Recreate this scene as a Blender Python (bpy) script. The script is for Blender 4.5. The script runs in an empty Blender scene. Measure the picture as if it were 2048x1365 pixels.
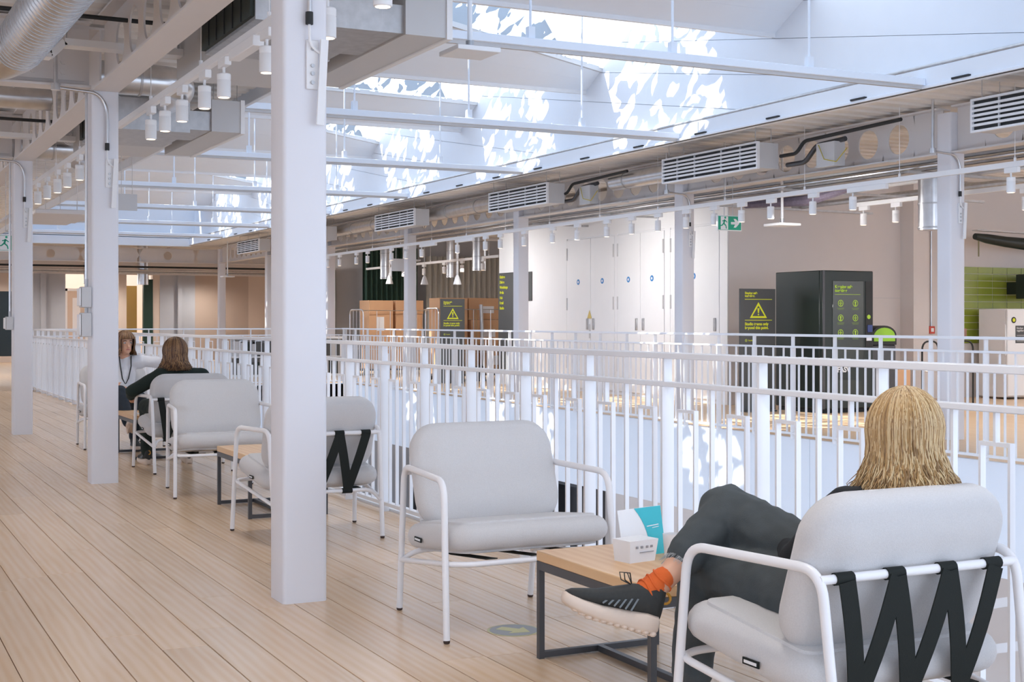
import bpy, bmesh, math, random
from mathutils import Vector, Matrix, noise
R = math.radians
random.seed(7)
scn = bpy.context.scene
C = scn.collection

# ------------------------------------------------------------------ camera, sky, sun, exposure
cam_d = bpy.data.cameras.new('camera'); cam = bpy.data.objects.new('camera', cam_d); C.objects.link(cam)
cam_d.sensor_width = 36.0; cam_d.lens = 2737.0 / 2048.0 * 36.0
cam_d.shift_y = -39.5 / 2048.0
cam.location = (0, 0, 1.25); cam.rotation_euler = (R(90), 0, R(-26.4)); cam_d.clip_start = 0.05
scn.camera = cam

world = bpy.data.worlds.new('world'); scn.world = world; world.use_nodes = True
bg = world.node_tree.nodes['Background']
bg.inputs[0].default_value = (0.66, 0.79, 1.0, 1); bg.inputs[1].default_value = 2.1

sun_d = bpy.data.lights.new('sun', 'SUN'); sun = bpy.data.objects.new('sun', sun_d); C.objects.link(sun)
sun_d.energy = 6.5; sun_d.angle = R(0.35); sun_d.color = (1.0, 0.95, 0.88)
sun.rotation_euler = Vector((0.60, -0.20, -0.775)).to_track_quat('-Z', 'Y').to_euler()

scn.view_settings.view_transform = 'Standard'; scn.view_settings.look = 'None'
scn.view_settings.exposure = 0.45; scn.view_settings.gamma = 1.0
scn.view_settings.use_curve_mapping = False
scn.cycles.max_bounces = 10; scn.cycles.diffuse_bounces = 6; scn.cycles.transparent_max_bounces = 24
scn.cycles.sample_clamp_indirect = 6.0

# ------------------------------------------------------------------ helpers
def V(*a): return Vector(a)

class MB:
    def __init__(s): s.v = []; s.f = []
    def add(s, vs, fs):
        o = len(s.v); s.v += [tuple(p) for p in vs]; s.f += [tuple(i + o for i in f) for f in fs]; return s
    def box(s, x0, y0, z0, x1, y1, z1):
        vs = [(x, y, z) for z in (z0, z1) for y in (y0, y1) for x in (x0, x1)]
        return s.add(vs, [(0, 2, 3, 1), (4, 5, 7, 6), (0, 1, 5, 4), (2, 6, 7, 3), (0, 4, 6, 2), (1, 3, 7, 5)])
    def bbox(s, x0, y0, z0, x1, y1, z1, b):
        # box with chamfered edges
        b = min(b, (x1-x0)*.49, (y1-y0)*.49, (z1-z0)*.49)
        bm = bmesh.new(); bmesh.ops.create_cube(bm, size=1)
        for v in bm.verts:
            v.co = ((x0+x1)/2+v.co.x*(x1-x0), (y0+y1)/2+v.co.y*(y1-y0), (z0+z1)/2+v.co.z*(z1-z0))
        bmesh.ops.bevel(bm, geom=bm.edges[:], offset=b, segments=1, affect='EDGES')
        bm.verts.index_update()
        s.add([v.co[:] for v in bm.verts], [[v.index for v in f.verts] for f in bm.faces]); bm.free(); return s
    def bar(s, p0, p1, w, t, up=(0, 0, 1)):
        # rectangular bar from p0 to p1; w along the side, t along 'up'
        p0 = Vector(p0); p1 = Vector(p1); d = (p1-p0).normalized(); u = Vector(up)
        sd = d.cross(u)
        if sd.length < 1e-4: u = Vector((0, 1, 0)); sd = d.cross(u)
        sd.normalize(); u = sd.cross(d).normalized()
        vs = []
        for p in (p0, p1):
            for a, b in ((-1, -1), (1, -1), (1, 1), (-1, 1)): vs.append(p + sd*(a*w/2) + u*(b*t/2))
        return s.add(vs, [(0, 1, 2, 3), (7, 6, 5, 4), (0, 4, 5, 1), (1, 5, 6, 2), (2, 6, 7, 3), (3, 7, 4, 0)])
    def cyl(s, p0, p1, r0, r1=None, n=14, caps=True):
        return s.tube([p0, p1], [r0, r0 if r1 is None else r1], n, caps)
    def tube(s, path, r, n=10, caps=True, closed=False, flat=None):
        P = [Vector(p) for p in path]; m = len(P)
        rr = r if isinstance(r, (list, tuple)) else [r]*m
        t0 = (P[1]-P[0]).normalized()
        a = Vector((0, 0, 1)) if abs(t0.z) < .9 else Vector((1, 0, 0))
        nrm = t0.cross(a).normalized(); prev = t0; vs = []
        for i in range(m):
            if closed: t = (P[(i+1) % m]-P[i-1]).normalized()
            elif i == 0: t = t0
            elif i == m-1: t = (P[i]-P[i-1]).normalized()
            else:
                t = ((P[i+1]-P[i]).normalized()+(P[i]-P[i-1]).normalized())
                t = t.normalized() if t.length > 1e-6 else prev
            q = prev.rotation_difference(t); nrm = (q @ nrm); nrm = (nrm - t*nrm.dot(t)).normalized(); prev = t
            b = t.cross(nrm)
            for k in range(n):
                an = 2*math.pi*k/n
                vs.append(P[i] + nrm*(rr[i]*math.cos(an)) + b*(rr[i]*(flat or 1)*math.sin(an)))
        fs = []
        for i in range(m if closed else m-1):
            j = (i+1) % m
            for k in range(n):
                l = (k+1) % n; fs.append((i*n+k, i*n+l, j*n+l, j*n+k))
        if caps and not closed:
            fs.append(tuple(range(n-1, -1, -1))); fs.append(tuple((m-1)*n+k for k in range(n)))
        return s.add(vs, fs)
    def lathe(s, prof, c=(0, 0, 0), n=20):
        vs = []; m = len(prof)
        for r, z in prof:
            for k in range(n):
                a = 2*math.pi*k/n; vs.append((c[0]+r*math.cos(a), c[1]+r*math.sin(a), c[2]+z))
        fs = [(i*n+k, i*n+(k+1) % n, (i+1)*n+(k+1) % n, (i+1)*n+k) for i in range(m-1) for k in range(n)]
        if prof[0][0] > 1e-5: fs.append(tuple(range(n-1, -1, -1)))
        if prof[-1][0] > 1e-5: fs.append(tuple((m-1)*n+k for k in range(n)))
        return s.add(vs, fs)
    def prism(s, poly, d):
        # poly: 3-D points of a planar outline, extruded by vector d
        n = len(poly); d = Vector(d)
        vs = [Vector(p) for p in poly] + [Vector(p)+d for p in poly]
        return s.add(vs, [tuple(range(n-1, -1, -1)), tuple(range(n, 2*n))] + [(i, (i+1) % n, n+(i+1) % n, n+i) for i in range(n)])
    def ell(s, c, r, n=16, m=10, M=None):
        vs = []; fs = []
        for i in range(m+1):
            ph = math.pi*i/m
            for k in range(n):
                th = 2*math.pi*k/n
                p = Vector((r[0]*math.sin(ph)*math.cos(th), r[1]*math.sin(ph)*math.sin(th), r[2]*math.cos(ph)))
                if M: p = M @ p
                vs.append(p+Vector(c))
        for i in range(m):
            for k in range(n):
                l = (k+1) % n; fs.append((i*n+k, (i+1)*n+k, (i+1)*n+l, i*n+l))
        return s.add(vs, fs)
    def mesh(s, name, mat=None, smooth=40):
        me = bpy.data.meshes.new(name); me.from_pydata(s.v, [], s.f); me.validate()
        bm = bmesh.new(); bm.from_mesh(me); bmesh.ops.recalc_face_normals(bm, faces=bm.faces); bm.to_mesh(me); bm.free()
        if smooth:
            me.shade_smooth(); me.set_sharp_from_angle(angle=R(smooth))
        if mat: me.materials.append(mat)
        return me
    def build(s, name, mat, parent=None, smooth=40, loc=None, rot=None):
        return put(name, s.mesh(name, mat, smooth), parent, loc, rot)

def put(name, me, parent=None, loc=None, rot=None):
    o = bpy.data.objects.new(name, me); C.objects.link(o)
    if parent: o.parent = parent
    if loc: o.location = loc
    if rot is not None: o.rotation_euler = rot if hasattr(rot, '__len__') else (0, 0, rot)
    return o
def empty(name, loc=(0, 0, 0), rz=0):
    o = bpy.data.objects.new(name, None); C.objects.link(o); o.location = loc; o.rotation_euler = (0, 0, rz)
    o.empty_display_size = .1; return o
def T(o, label, cat, group=None, kind=None):
    o['label'] = label; o['category'] = cat
    if group: o['group'] = group
    if kind: o['kind'] = kind
    return o
def S(o, label, cat, group=None): return T(o, label, cat, group, 'structure')
def dup(root, loc=None, rz=None, label=None):
    r = root.copy(); C.objects.link(r)
    if loc is not None: r.location = loc
    if rz is not None: r.rotation_euler = (0, 0, rz)
    if label: r['label'] = label
    for ch in list(root.children):
        c = ch.copy(); C.objects.link(c); c.parent = r
        for g in list(ch.children):
            d = g.copy(); C.objects.link(d); d.parent = c
    return r
def fillet(pts, rad, n=6):
    P = [Vector(p) for p in pts]; out = [P[0]]
    for i in range(1, len(P)-1):
        r = rad[i-1] if isinstance(rad, (list, tuple)) else rad
        a = (P[i-1]-P[i]); b = (P[i+1]-P[i]); r = min(r, a.length*.49, b.length*.49)
        p0 = P[i]+a.normalized()*r; p1 = P[i]+b.normalized()*r
        for k in range(n+1):
            t = k/n; out.append(p0*(1-t)**2 + P[i]*2*t*(1-t) + p1*t*t)
    out.append(P[-1]); return out
ORD = ['first', 'second', 'third', 'fourth', 'fifth', 'sixth', 'seventh', 'eighth', 'ninth', 'tenth', 'eleventh', 'twelfth', 'thirteenth',
       'fourteenth', 'fifteenth', 'sixteenth', 'seventeenth', 'eighteenth', 'nineteenth', 'twentieth', 'twenty-first', 'twenty-second', 'twenty-third', 'twenty-fourth', 'twenty-fifth', 'twenty-sixth', 'twenty-seventh', 'twenty-eighth']

# ------------------------------------------------------------------ materials
def mat(name, col, rough=.5, metal=0., spec=.5, var=.0, vscale=4., bump=0., bscale=200., sheen=0.):
    m = bpy.data.materials.new(name); m.use_nodes = True; nt = m.node_tree; b = nt.nodes['Principled BSDF']
    b.inputs['Roughness'].default_value = rough; b.inputs['Metallic'].default_value = metal
    b.inputs['Specular IOR Level'].default_value = spec
    if sheen: b.inputs['Sheen Weight'].default_value = sheen
    tc = nt.nodes.new('ShaderNodeTexCoord')
    nz = nt.nodes.new('ShaderNodeTexNoise'); nz.inputs['Scale'].default_value = vscale; nz.inputs['Detail'].default_value = 4
    nt.links.new(tc.outputs['Object'], nz.inputs['Vector'])
    mx = nt.nodes.new('ShaderNodeMix'); mx.data_type = 'RGBA'; nt.links.new(nz.outputs['Fac'], mx.inputs['Factor'])
    v = max(var, .02); c = Vector(col)
    mx.inputs['A'].default_value = (*(c*(1-v)), 1); mx.inputs['B'].default_value = (*[min(1, k*(1+v)) for k in c], 1)
    nt.links.new(mx.outputs['Result'], b.inputs['Base Color'])
    if bump:
        n2 = nt.nodes.new('ShaderNodeTexNoise'); n2.inputs['Scale'].default_value = bscale; n2.inputs['Detail'].default_value = 2
        nt.links.new(tc.outputs['Object'], n2.inputs['Vector'])
        bp = nt.nodes.new('ShaderNodeBump'); bp.inputs['Strength'].default_value = bump; bp.inputs['Distance'].default_value = .004
        nt.links.new(n2.outputs['Fac'], bp.inputs['Height']); nt.links.new(bp.outputs['Normal'], b.inputs['Normal'])
    return m
def srgb(h):
    h = h.lstrip('#'); o = []
    for i in (0, 2, 4):
        c = int(h[i:i+2], 16)/255; o.append(c/12.92 if c <= .04045 else ((c+.055)/1.055)**2.4)
    return tuple(o)
def emis(name, col, st):
    m = bpy.data.materials.new(name); m.use_nodes = True; nt = m.node_tree; b = nt.nodes['Principled BSDF']
    b.inputs['Base Color'].default_value = (*col, 1); b.inputs['Emission Color'].default_value = (*col, 1); b.inputs['Emission Strength'].default_value = st
    return m

def wood(name, c1, c2, rough=.35, gs=1., seamdark=.0):
    m = bpy.data.materials.new(name); m.use_nodes = True; nt = m.node_tree; L = nt.links; b = nt.nodes['Principled BSDF']
    tc = nt.nodes.new('ShaderNodeTexCoord'); oi = nt.nodes.new('ShaderNodeObjectInfo')
    ad = nt.nodes.new('ShaderNodeVectorMath'); ad.operation = 'MULTIPLY_ADD'
    cb = nt.nodes.new('ShaderNodeCombineXYZ')
    for i in range(3): L.new(oi.outputs['Random'], cb.inputs[i])
    ad.inputs[1].default_value = (17, 31, 7); L.new(cb.outputs[0], ad.inputs[0]); L.new(tc.outputs['Object'], ad.inputs[2])
    mp = nt.nodes.new('ShaderNodeMapping'); mp.inputs['Scale'].default_value = (14*gs, 1.1*gs, 14*gs); L.new(ad.outputs[0], mp.inputs['Vector'])
    n1 = nt.nodes.new('ShaderNodeTexNoise'); n1.inputs['Scale'].default_value = 1.0; n1.inputs['Detail'].default_value = 6; n1.inputs['Distortion'].default_value = 1.2
    L.new(mp.outputs[0], n1.inputs['Vector'])
    wv = nt.nodes.new('ShaderNodeTexWave'); wv.inputs['Scale'].default_value = .55; wv.inputs['Distortion'].default_value = 7; wv.inputs['Detail'].default_value = 3; wv.bands_direction = 'X'
    L.new(mp.outputs[0], wv.inputs['Vector'])
    mx = nt.nodes.new('ShaderNodeMix'); mx.data_type = 'RGBA'; mx.inputs['A'].default_value = (*c1, 1); mx.inputs['B'].default_value = (*c2, 1)
    mm = nt.nodes.new('ShaderNodeMath'); mm.operation = 'MULTIPLY_ADD'; mm.inputs[1].default_value = .35
    L.new(wv.outputs['Fac'], mm.inputs[0]); L.new(n1.outputs['Fac'], mm.inputs[2])
    mr = nt.nodes.new('ShaderNodeMapRange'); mr.inputs[1].default_value = .35; mr.inputs[2].default_value = 1.0; L.new(mm.outputs[0], mr.inputs[0])
    L.new(mr.outputs[0], mx.inputs['Factor'])
    hs = nt.nodes.new('ShaderNodeHueSaturation'); L.new(mx.outputs['Result'], hs.inputs['Color'])
    vr = nt.nodes.new('ShaderNodeMapRange'); vr.inputs[3].default_value = .93; vr.inputs[4].default_value = 1.06; L.new(oi.outputs['Random'], vr.inputs[0]); L.new(vr.outputs[0], hs.inputs['Value'])
    L.new(hs.outputs[0], b.inputs['Base Color'])
    b.inputs['Roughness'].default_value = rough
    bp = nt.nodes.new('ShaderNodeBump'); bp.inputs['Strength'].default_value = .12; bp.inputs['Distance'].default_value = .002
    L.new(mr.outputs[0], bp.inputs['Height']); L.new(bp.outputs[0], b.inputs['Normal'])
    return m

def frit_glass(name):
    # clear roof glass with a printed leaf-shaped white pattern
    m = bpy.data.materials.new(name); m.use_nodes = True; nt = m.node_tree; L = nt.links
    for n in list(nt.nodes):
        if n.type != 'OUTPUT_MATERIAL': nt.nodes.remove(n)
    out = nt.nodes['Material Output']
    tc = nt.nodes.new('ShaderNodeTexCoord')
    mp = nt.nodes.new('ShaderNodeMapping'); mp.inputs['Scale'].default_value = (2.2, 1.0, 1.0); mp.inputs['Rotation'].default_value = (0, 0, R(25))
    L.new(tc.outputs['Object'], mp.inputs['Vector'])
    nz = nt.nodes.new('ShaderNodeTexNoise'); nz.inputs['Scale'].default_value = 2.2; nz.inputs['Detail'].default_value = 1
    L.new(mp.outputs[0], nz.inputs['Vector'])
    ad = nt.nodes.new('ShaderNodeVectorMath'); ad.operation = 'MULTIPLY_ADD'; ad.inputs[1].default_value = (.5, .5, .5)
    L.new(nz.outputs['Color'], ad.inputs[0]); L.new(mp.outputs[0], ad.inputs[2])
    vo = nt.nodes.new('ShaderNodeTexVoronoi'); vo.inputs['Scale'].default_value = 4.2; L.new(ad.outputs[0], vo.inputs['Vector'])
    sp = nt.nodes.new('ShaderNodeSeparateColor'); L.new(vo.outputs['Color'], sp.inputs[0])
    gt = nt.nodes.new('ShaderNodeMath'); gt.operation = 'GREATER_THAN'; gt.inputs[1].default_value = .60; L.new(sp.outputs[0], gt.inputs[0])
    tr = nt.nodes.new('ShaderNodeBsdfTransparent'); tr.inputs[0].default_value = (.97, .99, 1, 1)
    tl = nt.nodes.new('ShaderNodeBsdfTranslucent'); tl.inputs[0].default_value = (.45, .49, .54, 1)
    m1 = nt.nodes.new('ShaderNodeMixShader'); L.new(gt.outputs[0], m1.inputs[0]); L.new(tl.outputs[0], m1.inputs[1]); L.new(tr.outputs[0], m1.inputs[2])
    L.new(m1.outputs[0], out.inputs[0]); return m
def trans_mat(name, col=(.46, .50, .55)):
    m = bpy.data.materials.new(name); m.use_nodes = True; nt = m.node_tree; L = nt.links
    b = nt.nodes['Principled BSDF']; out = nt.nodes['Material Output']
    tl = nt.nodes.new('ShaderNodeBsdfTranslucent'); tl.inputs[0].default_value = (*col, 1)
    b.inputs['Base Color'].default_value = (*col, 1); b.inputs['Roughness'].default_value = .3
    mx = nt.nodes.new('ShaderNodeMixShader'); mx.inputs[0].default_value = .15; L.new(tl.outputs[0], mx.inputs[1]); L.new(b.outputs[0], mx.inputs[2]); L.new(mx.outputs[0], out.inputs[0])
    return m

M = {}
M['white'] = mat('white_paint', (.80, .80, .81), .45)
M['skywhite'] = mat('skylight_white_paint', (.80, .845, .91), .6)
M['rail'] = mat('rail_white_paint', (.80, .80, .82), .4)
M['col'] = mat('column_paint', (.72, .72, .76), .4)
M['beam'] = mat('beam_paint', (.66, .63, .62), .5)
M['deck'] = mat('deck_paint', (.80, .77, .74), .6)
M['fcu'] = mat('unit_grey_paint', (.55, .55, .56), .4)
M['galv'] = mat('galvanised_steel', (.62, .62, .63), .3, 1., var=.2, vscale=9)
M['galvd'] = mat('dull_galvanised', (.48, .48, .49), .45, .8, var=.25, vscale=14)
M['dark'] = mat('dark_cable', (.015, .017, .018), .6)
M['blackgrille'] = mat('black_filter', (.02, .028, .022), .7, var=.3, vscale=20)
M['chairtube'] = mat('chair_white_powdercoat', (.83, .82, .83), .35)
M['fabric'] = mat('pale_grey_wool', (.60, .585, .58), .95, spec=.2, var=.10, vscale=260, bump=.35, bscale=500, sheen=.2)
M['strap'] = mat('black_webbing', (.012, .015, .013), .8, spec=.3, bump=.2, bscale=400)
M['foot'] = mat('brown_rubber', (.05, .03, .025), .6)
M['steel'] = mat('dark_raw_steel', (.09, .09, .095), .42, .6, var=.15, vscale=12)
M['oak'] = wood('table_oak', srgb('#cda070'), srgb('#dcb98f'), .4, .8)
M['floor'] = wood('floor_oak', srgb('#d9b996'), srgb('#e2c8ab'), .25)
M['floorplain'] = wood('floor_oak_far', srgb('#cfae8c'), srgb('#d8bd9e'), .38, .5)
M['gap'] = mat('joint_dark', (.16, .11, .08), .9)
M['beige'] = mat('beige_plaster', (.70, .655, .635), .8)
M['greywall'] = mat('grey_plaster', (.44, .44, .46), .8)
M['cabinet'] = mat('white_cabinet', (.80, .80, .81), .45)
M['signgrey'] = mat('charcoal_board', srgb('#4d4f50'), .5)
M['yellow'] = mat('yellow_print', srgb('#d6dc2a'), .5)
M['machine'] = mat('black_machine', (.012, .02, .017), .38)
M['screen'] = mat('dark_screen', (.045, .055, .05), .15)
M['greenprint'] = mat('green_print', srgb('#a8cc3c'), .5)
M['tile'] = mat('green_tile', srgb('#8d9a3a'), .25, var=.12, vscale=2)
M['grout'] = mat('pale_grout', (.6, .6, .45), .8)
M['card'] = mat('cardboard', srgb('#cfa47e'), .8, var=.06)
M['exitgreen'] = mat('exit_green', srgb('#0f9e7c'), .4)
M['cyan'] = mat('cyan_card', srgb('#35b7c4'), .5)
M['paper'] = mat('white_card', (.82, .82, .83), .6)
M['red'] = mat('red_plastic', srgb('#c84432'), .4)
M['frit'] = frit_glass('leaf_print_glass')
M['frost'] = trans_mat('frosted_glass'); M['frost2'] = trans_mat('added_frosted_glass', (.48, .53, .59))
M['lens'] = emis('warm_lens', (1, .80, .62), 2.2)
M['curtain'] = mat('grey_curtain', (.40, .41, .40), .9)
M['gcurtain'] = mat('dark_green_curtain', (.018, .05, .038), .9)
# ------------------------------------------------------------------ floors
YC = [0.9, 5.95, 10.93, 16.0, 21.05, 26.1, 31.15, 36.2, 41.3]        # column lines (centres)
XN, XF = 1.88, 10.62                                                  # column rows
RN, RF = 3.25, 9.15                                                   # the two long rails
fl = empty('floor'); S(fl, 'pale oak plank floor of the near walkway', 'floor')
MB().box(-5, -3, -.30, 3.34, 26, -.016).build('slab', M['gap'], fl)
W = .1765; pl_me = {}
def plank(x, y0, y1):
    L = round(y1-y0, 2)
    if L not in pl_me: pl_me[L] = MB().bbox(0, 0, -.02, W-.0035, L-.0035, 0, .0012).mesh('plank', M['floor'])
    return put('plank', pl_me[L], fl, (x, y0, 0))
rng = random.Random(3); LENS = [1.7, 2.1, 2.3, 2.5]; xs = []
x = .77 - W*3
while x < 3.30: xs.append(x); x += W
for i, x in enumerate(xs):
    y = 2.6 - rng.random()*1.5
    while y < 26:
        L = rng.choice(LENS)
        if i == 4 and y < 7.05 < y+L+.6: L = round(7.06-y, 2) if 7.06-y > .6 else L
        y1 = min(y+L, 26.0)
        if y1-y > .25: plank(x, y, y1)
        y = y1 if y1-y > .25 else 99
o = MB().box(-5, -3, -.016, xs[0]-.002, 26, 0).box(xs[0]-.002, -3, -.016, 3.32, 1.0, 0).build('plank_field', M['floorplain'], fl); o['kind'] = 'stuff'
S(MB().bbox(3.285, -3, -.32, 3.40, 26.02, .018, .004).build('trim_1', M['white']), 'white painted kerb along the near edge of the void', 'kerb')
S(MB().box(-5, 26, -.3, 26, 52, 0).build('floor', M['floorplain']), 'oak floor beyond the cross railing', 'floor')
S(MB().box(9.22, -3, -.28, 26, 26, 0).build('floor', M['floorplain']), 'oak floor of the far walkway', 'floor')
# fascias
fa = empty('fascia'); S(fa, 'white panelled fascia below the far walkway', 'fascia')
for k in range(13):
    y0 = 2.2+k*1.85
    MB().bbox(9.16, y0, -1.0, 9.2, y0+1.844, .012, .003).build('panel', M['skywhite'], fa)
S(MB().box(9.20, -3, -1.0, 9.5, 26, -.285).build('trim_2', M['white']), 'slab edge behind the far fascia panels', 'slab edge')
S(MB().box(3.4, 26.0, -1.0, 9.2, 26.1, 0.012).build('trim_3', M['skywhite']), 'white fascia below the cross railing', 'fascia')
S(MB().box(3.34, -3, -1.0, 3.38, 26, -.02).build('trim_4', M['white']), 'white slab edge under the near railing', 'slab edge')
# lower storey seen through the railing
lw = empty('wall_lower'); S(lw, 'beige lower storey wall below the far fascia', 'wall')
MB().box(10.4, -3, -5, 10.6, 30, -1).build('plaster', M['beige'], lw)
MB().box(3.4, 25.2, -5, 10.6, 25.4, -1).build('end_plaster', M['greywall'], lw)
S(MB().box(-1, -3, -4.6, 10.6, 26, -4.5).build('floor', M['floorplain']), 'lower storey floor deep below the void', 'floor')
for k, y in enumerate((17.8, 19.2, 20.6, 22.0, 23.4)):
    t = empty('display_cabinet', (10.2, y, -4.5)); T(t, ORD[k]+' dark open display cabinet on the lower storey, counting from the right', 'cabinet', 'lower storey cabinets')
    MB().box(-.2, 0, 0, .2, 1.2, .1).box(.15, 0, .1, .2, 1.2, 3.3).box(-.2, 0, .1, .15, .05, 3.3).box(-.2, 1.15, .1, .15, 1.2, 3.3).box(-.2, 0, 3.25, .2, 1.2, 3.32).build('carcass', M['steel'], t)
    for j in range(4): MB().box(-.2, .05, .7+j*.62, .15, 1.15, .73+j*.62).build('shelf', M['oak'], t)
lr = empty('stair_railing', (9.7, 6, -3)); T(lr, 'white sloping stair balustrade below the far walkway at right', 'railing')
for j in range(4):
    z = .95+j*.42
    MB().bar((0, 0, z+1.3), (0, 6.0, z-.55), .05, .085).build('stair_rail', M['rail'], lr)
for j in range(4): MB().box(-.03, .6+j*1.6, -1.6, .03, .68+j*1.6, 3.0-.31*(.6+j*1.6)).build('post', M['rail'], lr)

# ------------------------------------------------------------------ columns and beams
def col_mesh(z1, w=.102):
    b = MB(); pts = []
    r = .02
    for cx, cy, a0 in ((w-r, w-r, 0), (-w+r, w-r, 90), (-w+r, -w+r, 180), (w-r, -w+r, 270)):
        for k in range(5): a = R(a0+k*22.5); pts.append((cx+r*math.cos(a), cy+r*math.sin(a)))
    return b.prism([(x, y, 0) for x, y in pts], (0, 0, z1))
cm = col_mesh(3.02).mesh('column', M['col'], 30)
nm = {5.95: 'white steel column nearest the camera, in front of the near seats', 10.93: 'white steel column with grey switch boxes beside the seated group', 16.0: 'white steel column at the left edge of the picture'}
for y in YC[:6]:
    c = put('column', cm, None, (XN, y, 0))
    S(c, nm.get(y, 'white steel column of the near row beyond the picture at depth %d metres' % y), 'column', 'near column row')
fn = ['outside right', 'right of', 'with the exit sign beside', 'in front of the yellow lettered directory', 'between the box trolleys', 'next left of the box trolleys', 'far', 'farthest', 'last']
cmf = col_mesh(3.45).mesh('column', M['col'], 30)
FL = {5.95: 'white far column standing out of view at right', 10.93: 'white far column at right, beside the white fridge', 16.0: 'white far column just left of the exit sign',
      21.05: 'white far column in front of the yellow lettered directory', 26.1: 'white far column between the two loaded box trolleys', 31.15: 'white far column left of the loaded box trolleys',
      36.2: 'small white far column left of the near big column', 41.3: 'smallest white far column at the end of the void'}
for y in YC[1:]:
    S(put('column', cmf, None, (XF, y, 0)), FL[y], 'column', 'far column row')

def cbeam(name, p, rz, L, z0, z1, holes=True, fw=.2, pitch=.50, rad=.165, m=None, off=0.35):
    b = MB(); t = .007; ft = .018; h0 = z0+ft; h1 = z1-ft; zc = (h0+h1)/2
    b.box(0, -fw/2, z0, L, fw/2, z0+ft).box(0, -fw/2, z1-ft, L, fw/2, z1)
    if not holes: b.box(0, -t, h0, L, t, h1)
    else:
        n = int((L-2*off)/pitch); s0 = (L-n*pitch)/2
        b.box(0, -t, h0, s0, t, h1).box(s0+n*pitch, -t, h0, L, t, h1)
        N = 24; ang = [2*math.pi*k/N for k in range(N)]
        for i in range(n):
            xc = s0+pitch*(i+.5); inner = []; outer = []
            for a in ang:
                ca, sa = math.cos(a), math.sin(a); inner.append((xc+rad*ca, zc+rad*sa))
                k = min((pitch/2)/abs(ca) if abs(ca) > 1e-6 else 9e9, ((h1-h0)/2)/abs(sa) if abs(sa) > 1e-6 else 9e9)
                outer.append((xc+k*ca, zc+k*sa))
            vs = [(x, -t, z) for x, z in inner]+[(x, -t, z) for x, z in outer]+[(x, t, z) for x, z in inner]+[(x, t, z) for x, z in outer]
            fs = []
            for k in range(N):
                l = (k+1) % N
                fs += [(k, l, N+l, N+k), (2*N+l, 2*N+k, 3*N+k, 3*N+l), (l, k, 2*N+k, 2*N+l)]
            b.add(vs, fs)
    return b.build(name, m or M['beam'], None, 30, p, rz)
BN = ['over the walkway toward the camera', 'between the two nearest columns', 'between the middle and left columns', 'beyond the left column', 'far end']
for i in range(0, 5):
    y0, y1 = YC[i], YC[i+1]
    S(cbeam('beam', (XN, y0+.105, 0), R(90), y1-y0-.21, 3.02, 3.55), 'cellular steel beam with round openings along the near columns, '+BN[i], 'beam', 'near cellular beams')
BF = ['off the right edge', 'right of the fridge column', 'with oval openings at upper right', 'behind the wide ventilation unit', 'behind the middle ventilation unit', 'above the box trolleys', 'left of the near column', 'at the far end']
for i in range(1, 8):
    y0, y1 = YC[i], YC[i+1]
    S(cbeam('beam', (XF, y0+.105, 0), R(90), y1-y0-.21, 3.02, 3.52), 'cellular steel beam along the far columns, '+BF[i], 'beam', 'far cellular beams')
for i, y in enumerate(YC[1:6]):
    b = cbeam('beam', (-5, y, 0), 0, 5+XN-.105, 3.04, 3.55, holes=(i % 2 == 0))
    S(b, 'steel cross beam meeting the '+['nearest', 'second', 'third', 'fourth', 'fifth'][i]+' near column from the left', 'beam', 'near cross beams')
    # bolted end plate
    MB().box(1.22, -.02, 3.10, 1.74, -.008, 3.50).build('end_plate', M['beam'], b, loc=(5, 0, 0))
    for cx in (1.36, 1.58):
        for cz in (3.16, 3.24, 3.38, 3.46):
            q = MB().cyl((0, 0, 0), (0, -.016, 0), .024, .024, 6).build('bolt', M['beam'], b, loc=(5+cx, -.02, cz))
S(cbeam('beam', (2.2, 41.8, 0), 0, 24, 3.02, 3.45, rad=.13, pitch=1.7), 'steel beam with round openings closing the far end of the skylight', 'beam')

# ------------------------------------------------------------------ ceilings (corrugated deck)
def deck(name, x0, x1, y0, y1, z, label):
    b = MB(); n = int((y1-y0)/.30); prof = []
    for k in range(n):
        y = y0+k*.30; prof += [(y, z), (y+.16, z), (y+.20, z+.055), (y+.26, z+.055)]
    prof.append((y0+n*.30, z))
    vs = []
    for y, zz in prof: vs += [(x0, y, zz), (x1, y, zz)]
    m = len(prof)
    for y, zz in ((prof[-1][0], z+.12), (y0, z+.12)): vs += [(x0, y, zz), (x1, y, zz)]
    fs = [(2*i, 2*i+1, 2*i+3, 2*i+2) for i in range(m-1)] + [(2*m, 2*m+1, 2*m+3, 2*m+2)]
    b.add(vs, fs)
    return S(b.build(name, M['deck'], None, 20), label, 'ceiling')
LN, LF = 3.80, 9.50
deck('ceiling', -5, LN, -2, 46, 3.58, 'corrugated metal deck ceiling over the near walkway')
deck('ceiling', LF, 24, -2, 46, 3.56, 'corrugated metal deck ceiling over the far walkway')
deck('ceiling', LN, LF, 40.6, 46, 3.58, 'corrugated metal deck ceiling beyond the skylight')
S(MB().box(-5, -3, 3.72, LN-.25, 47, 3.80).box(LF+.25, -3, 3.72, 24, 47, 3.8).box(LN-.25, 40.6, 3.72, LF+.25, 47, 3.8).build('ceiling_slab', M['white']), 'concrete roof slab above the metal decks', 'roof')
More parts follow.
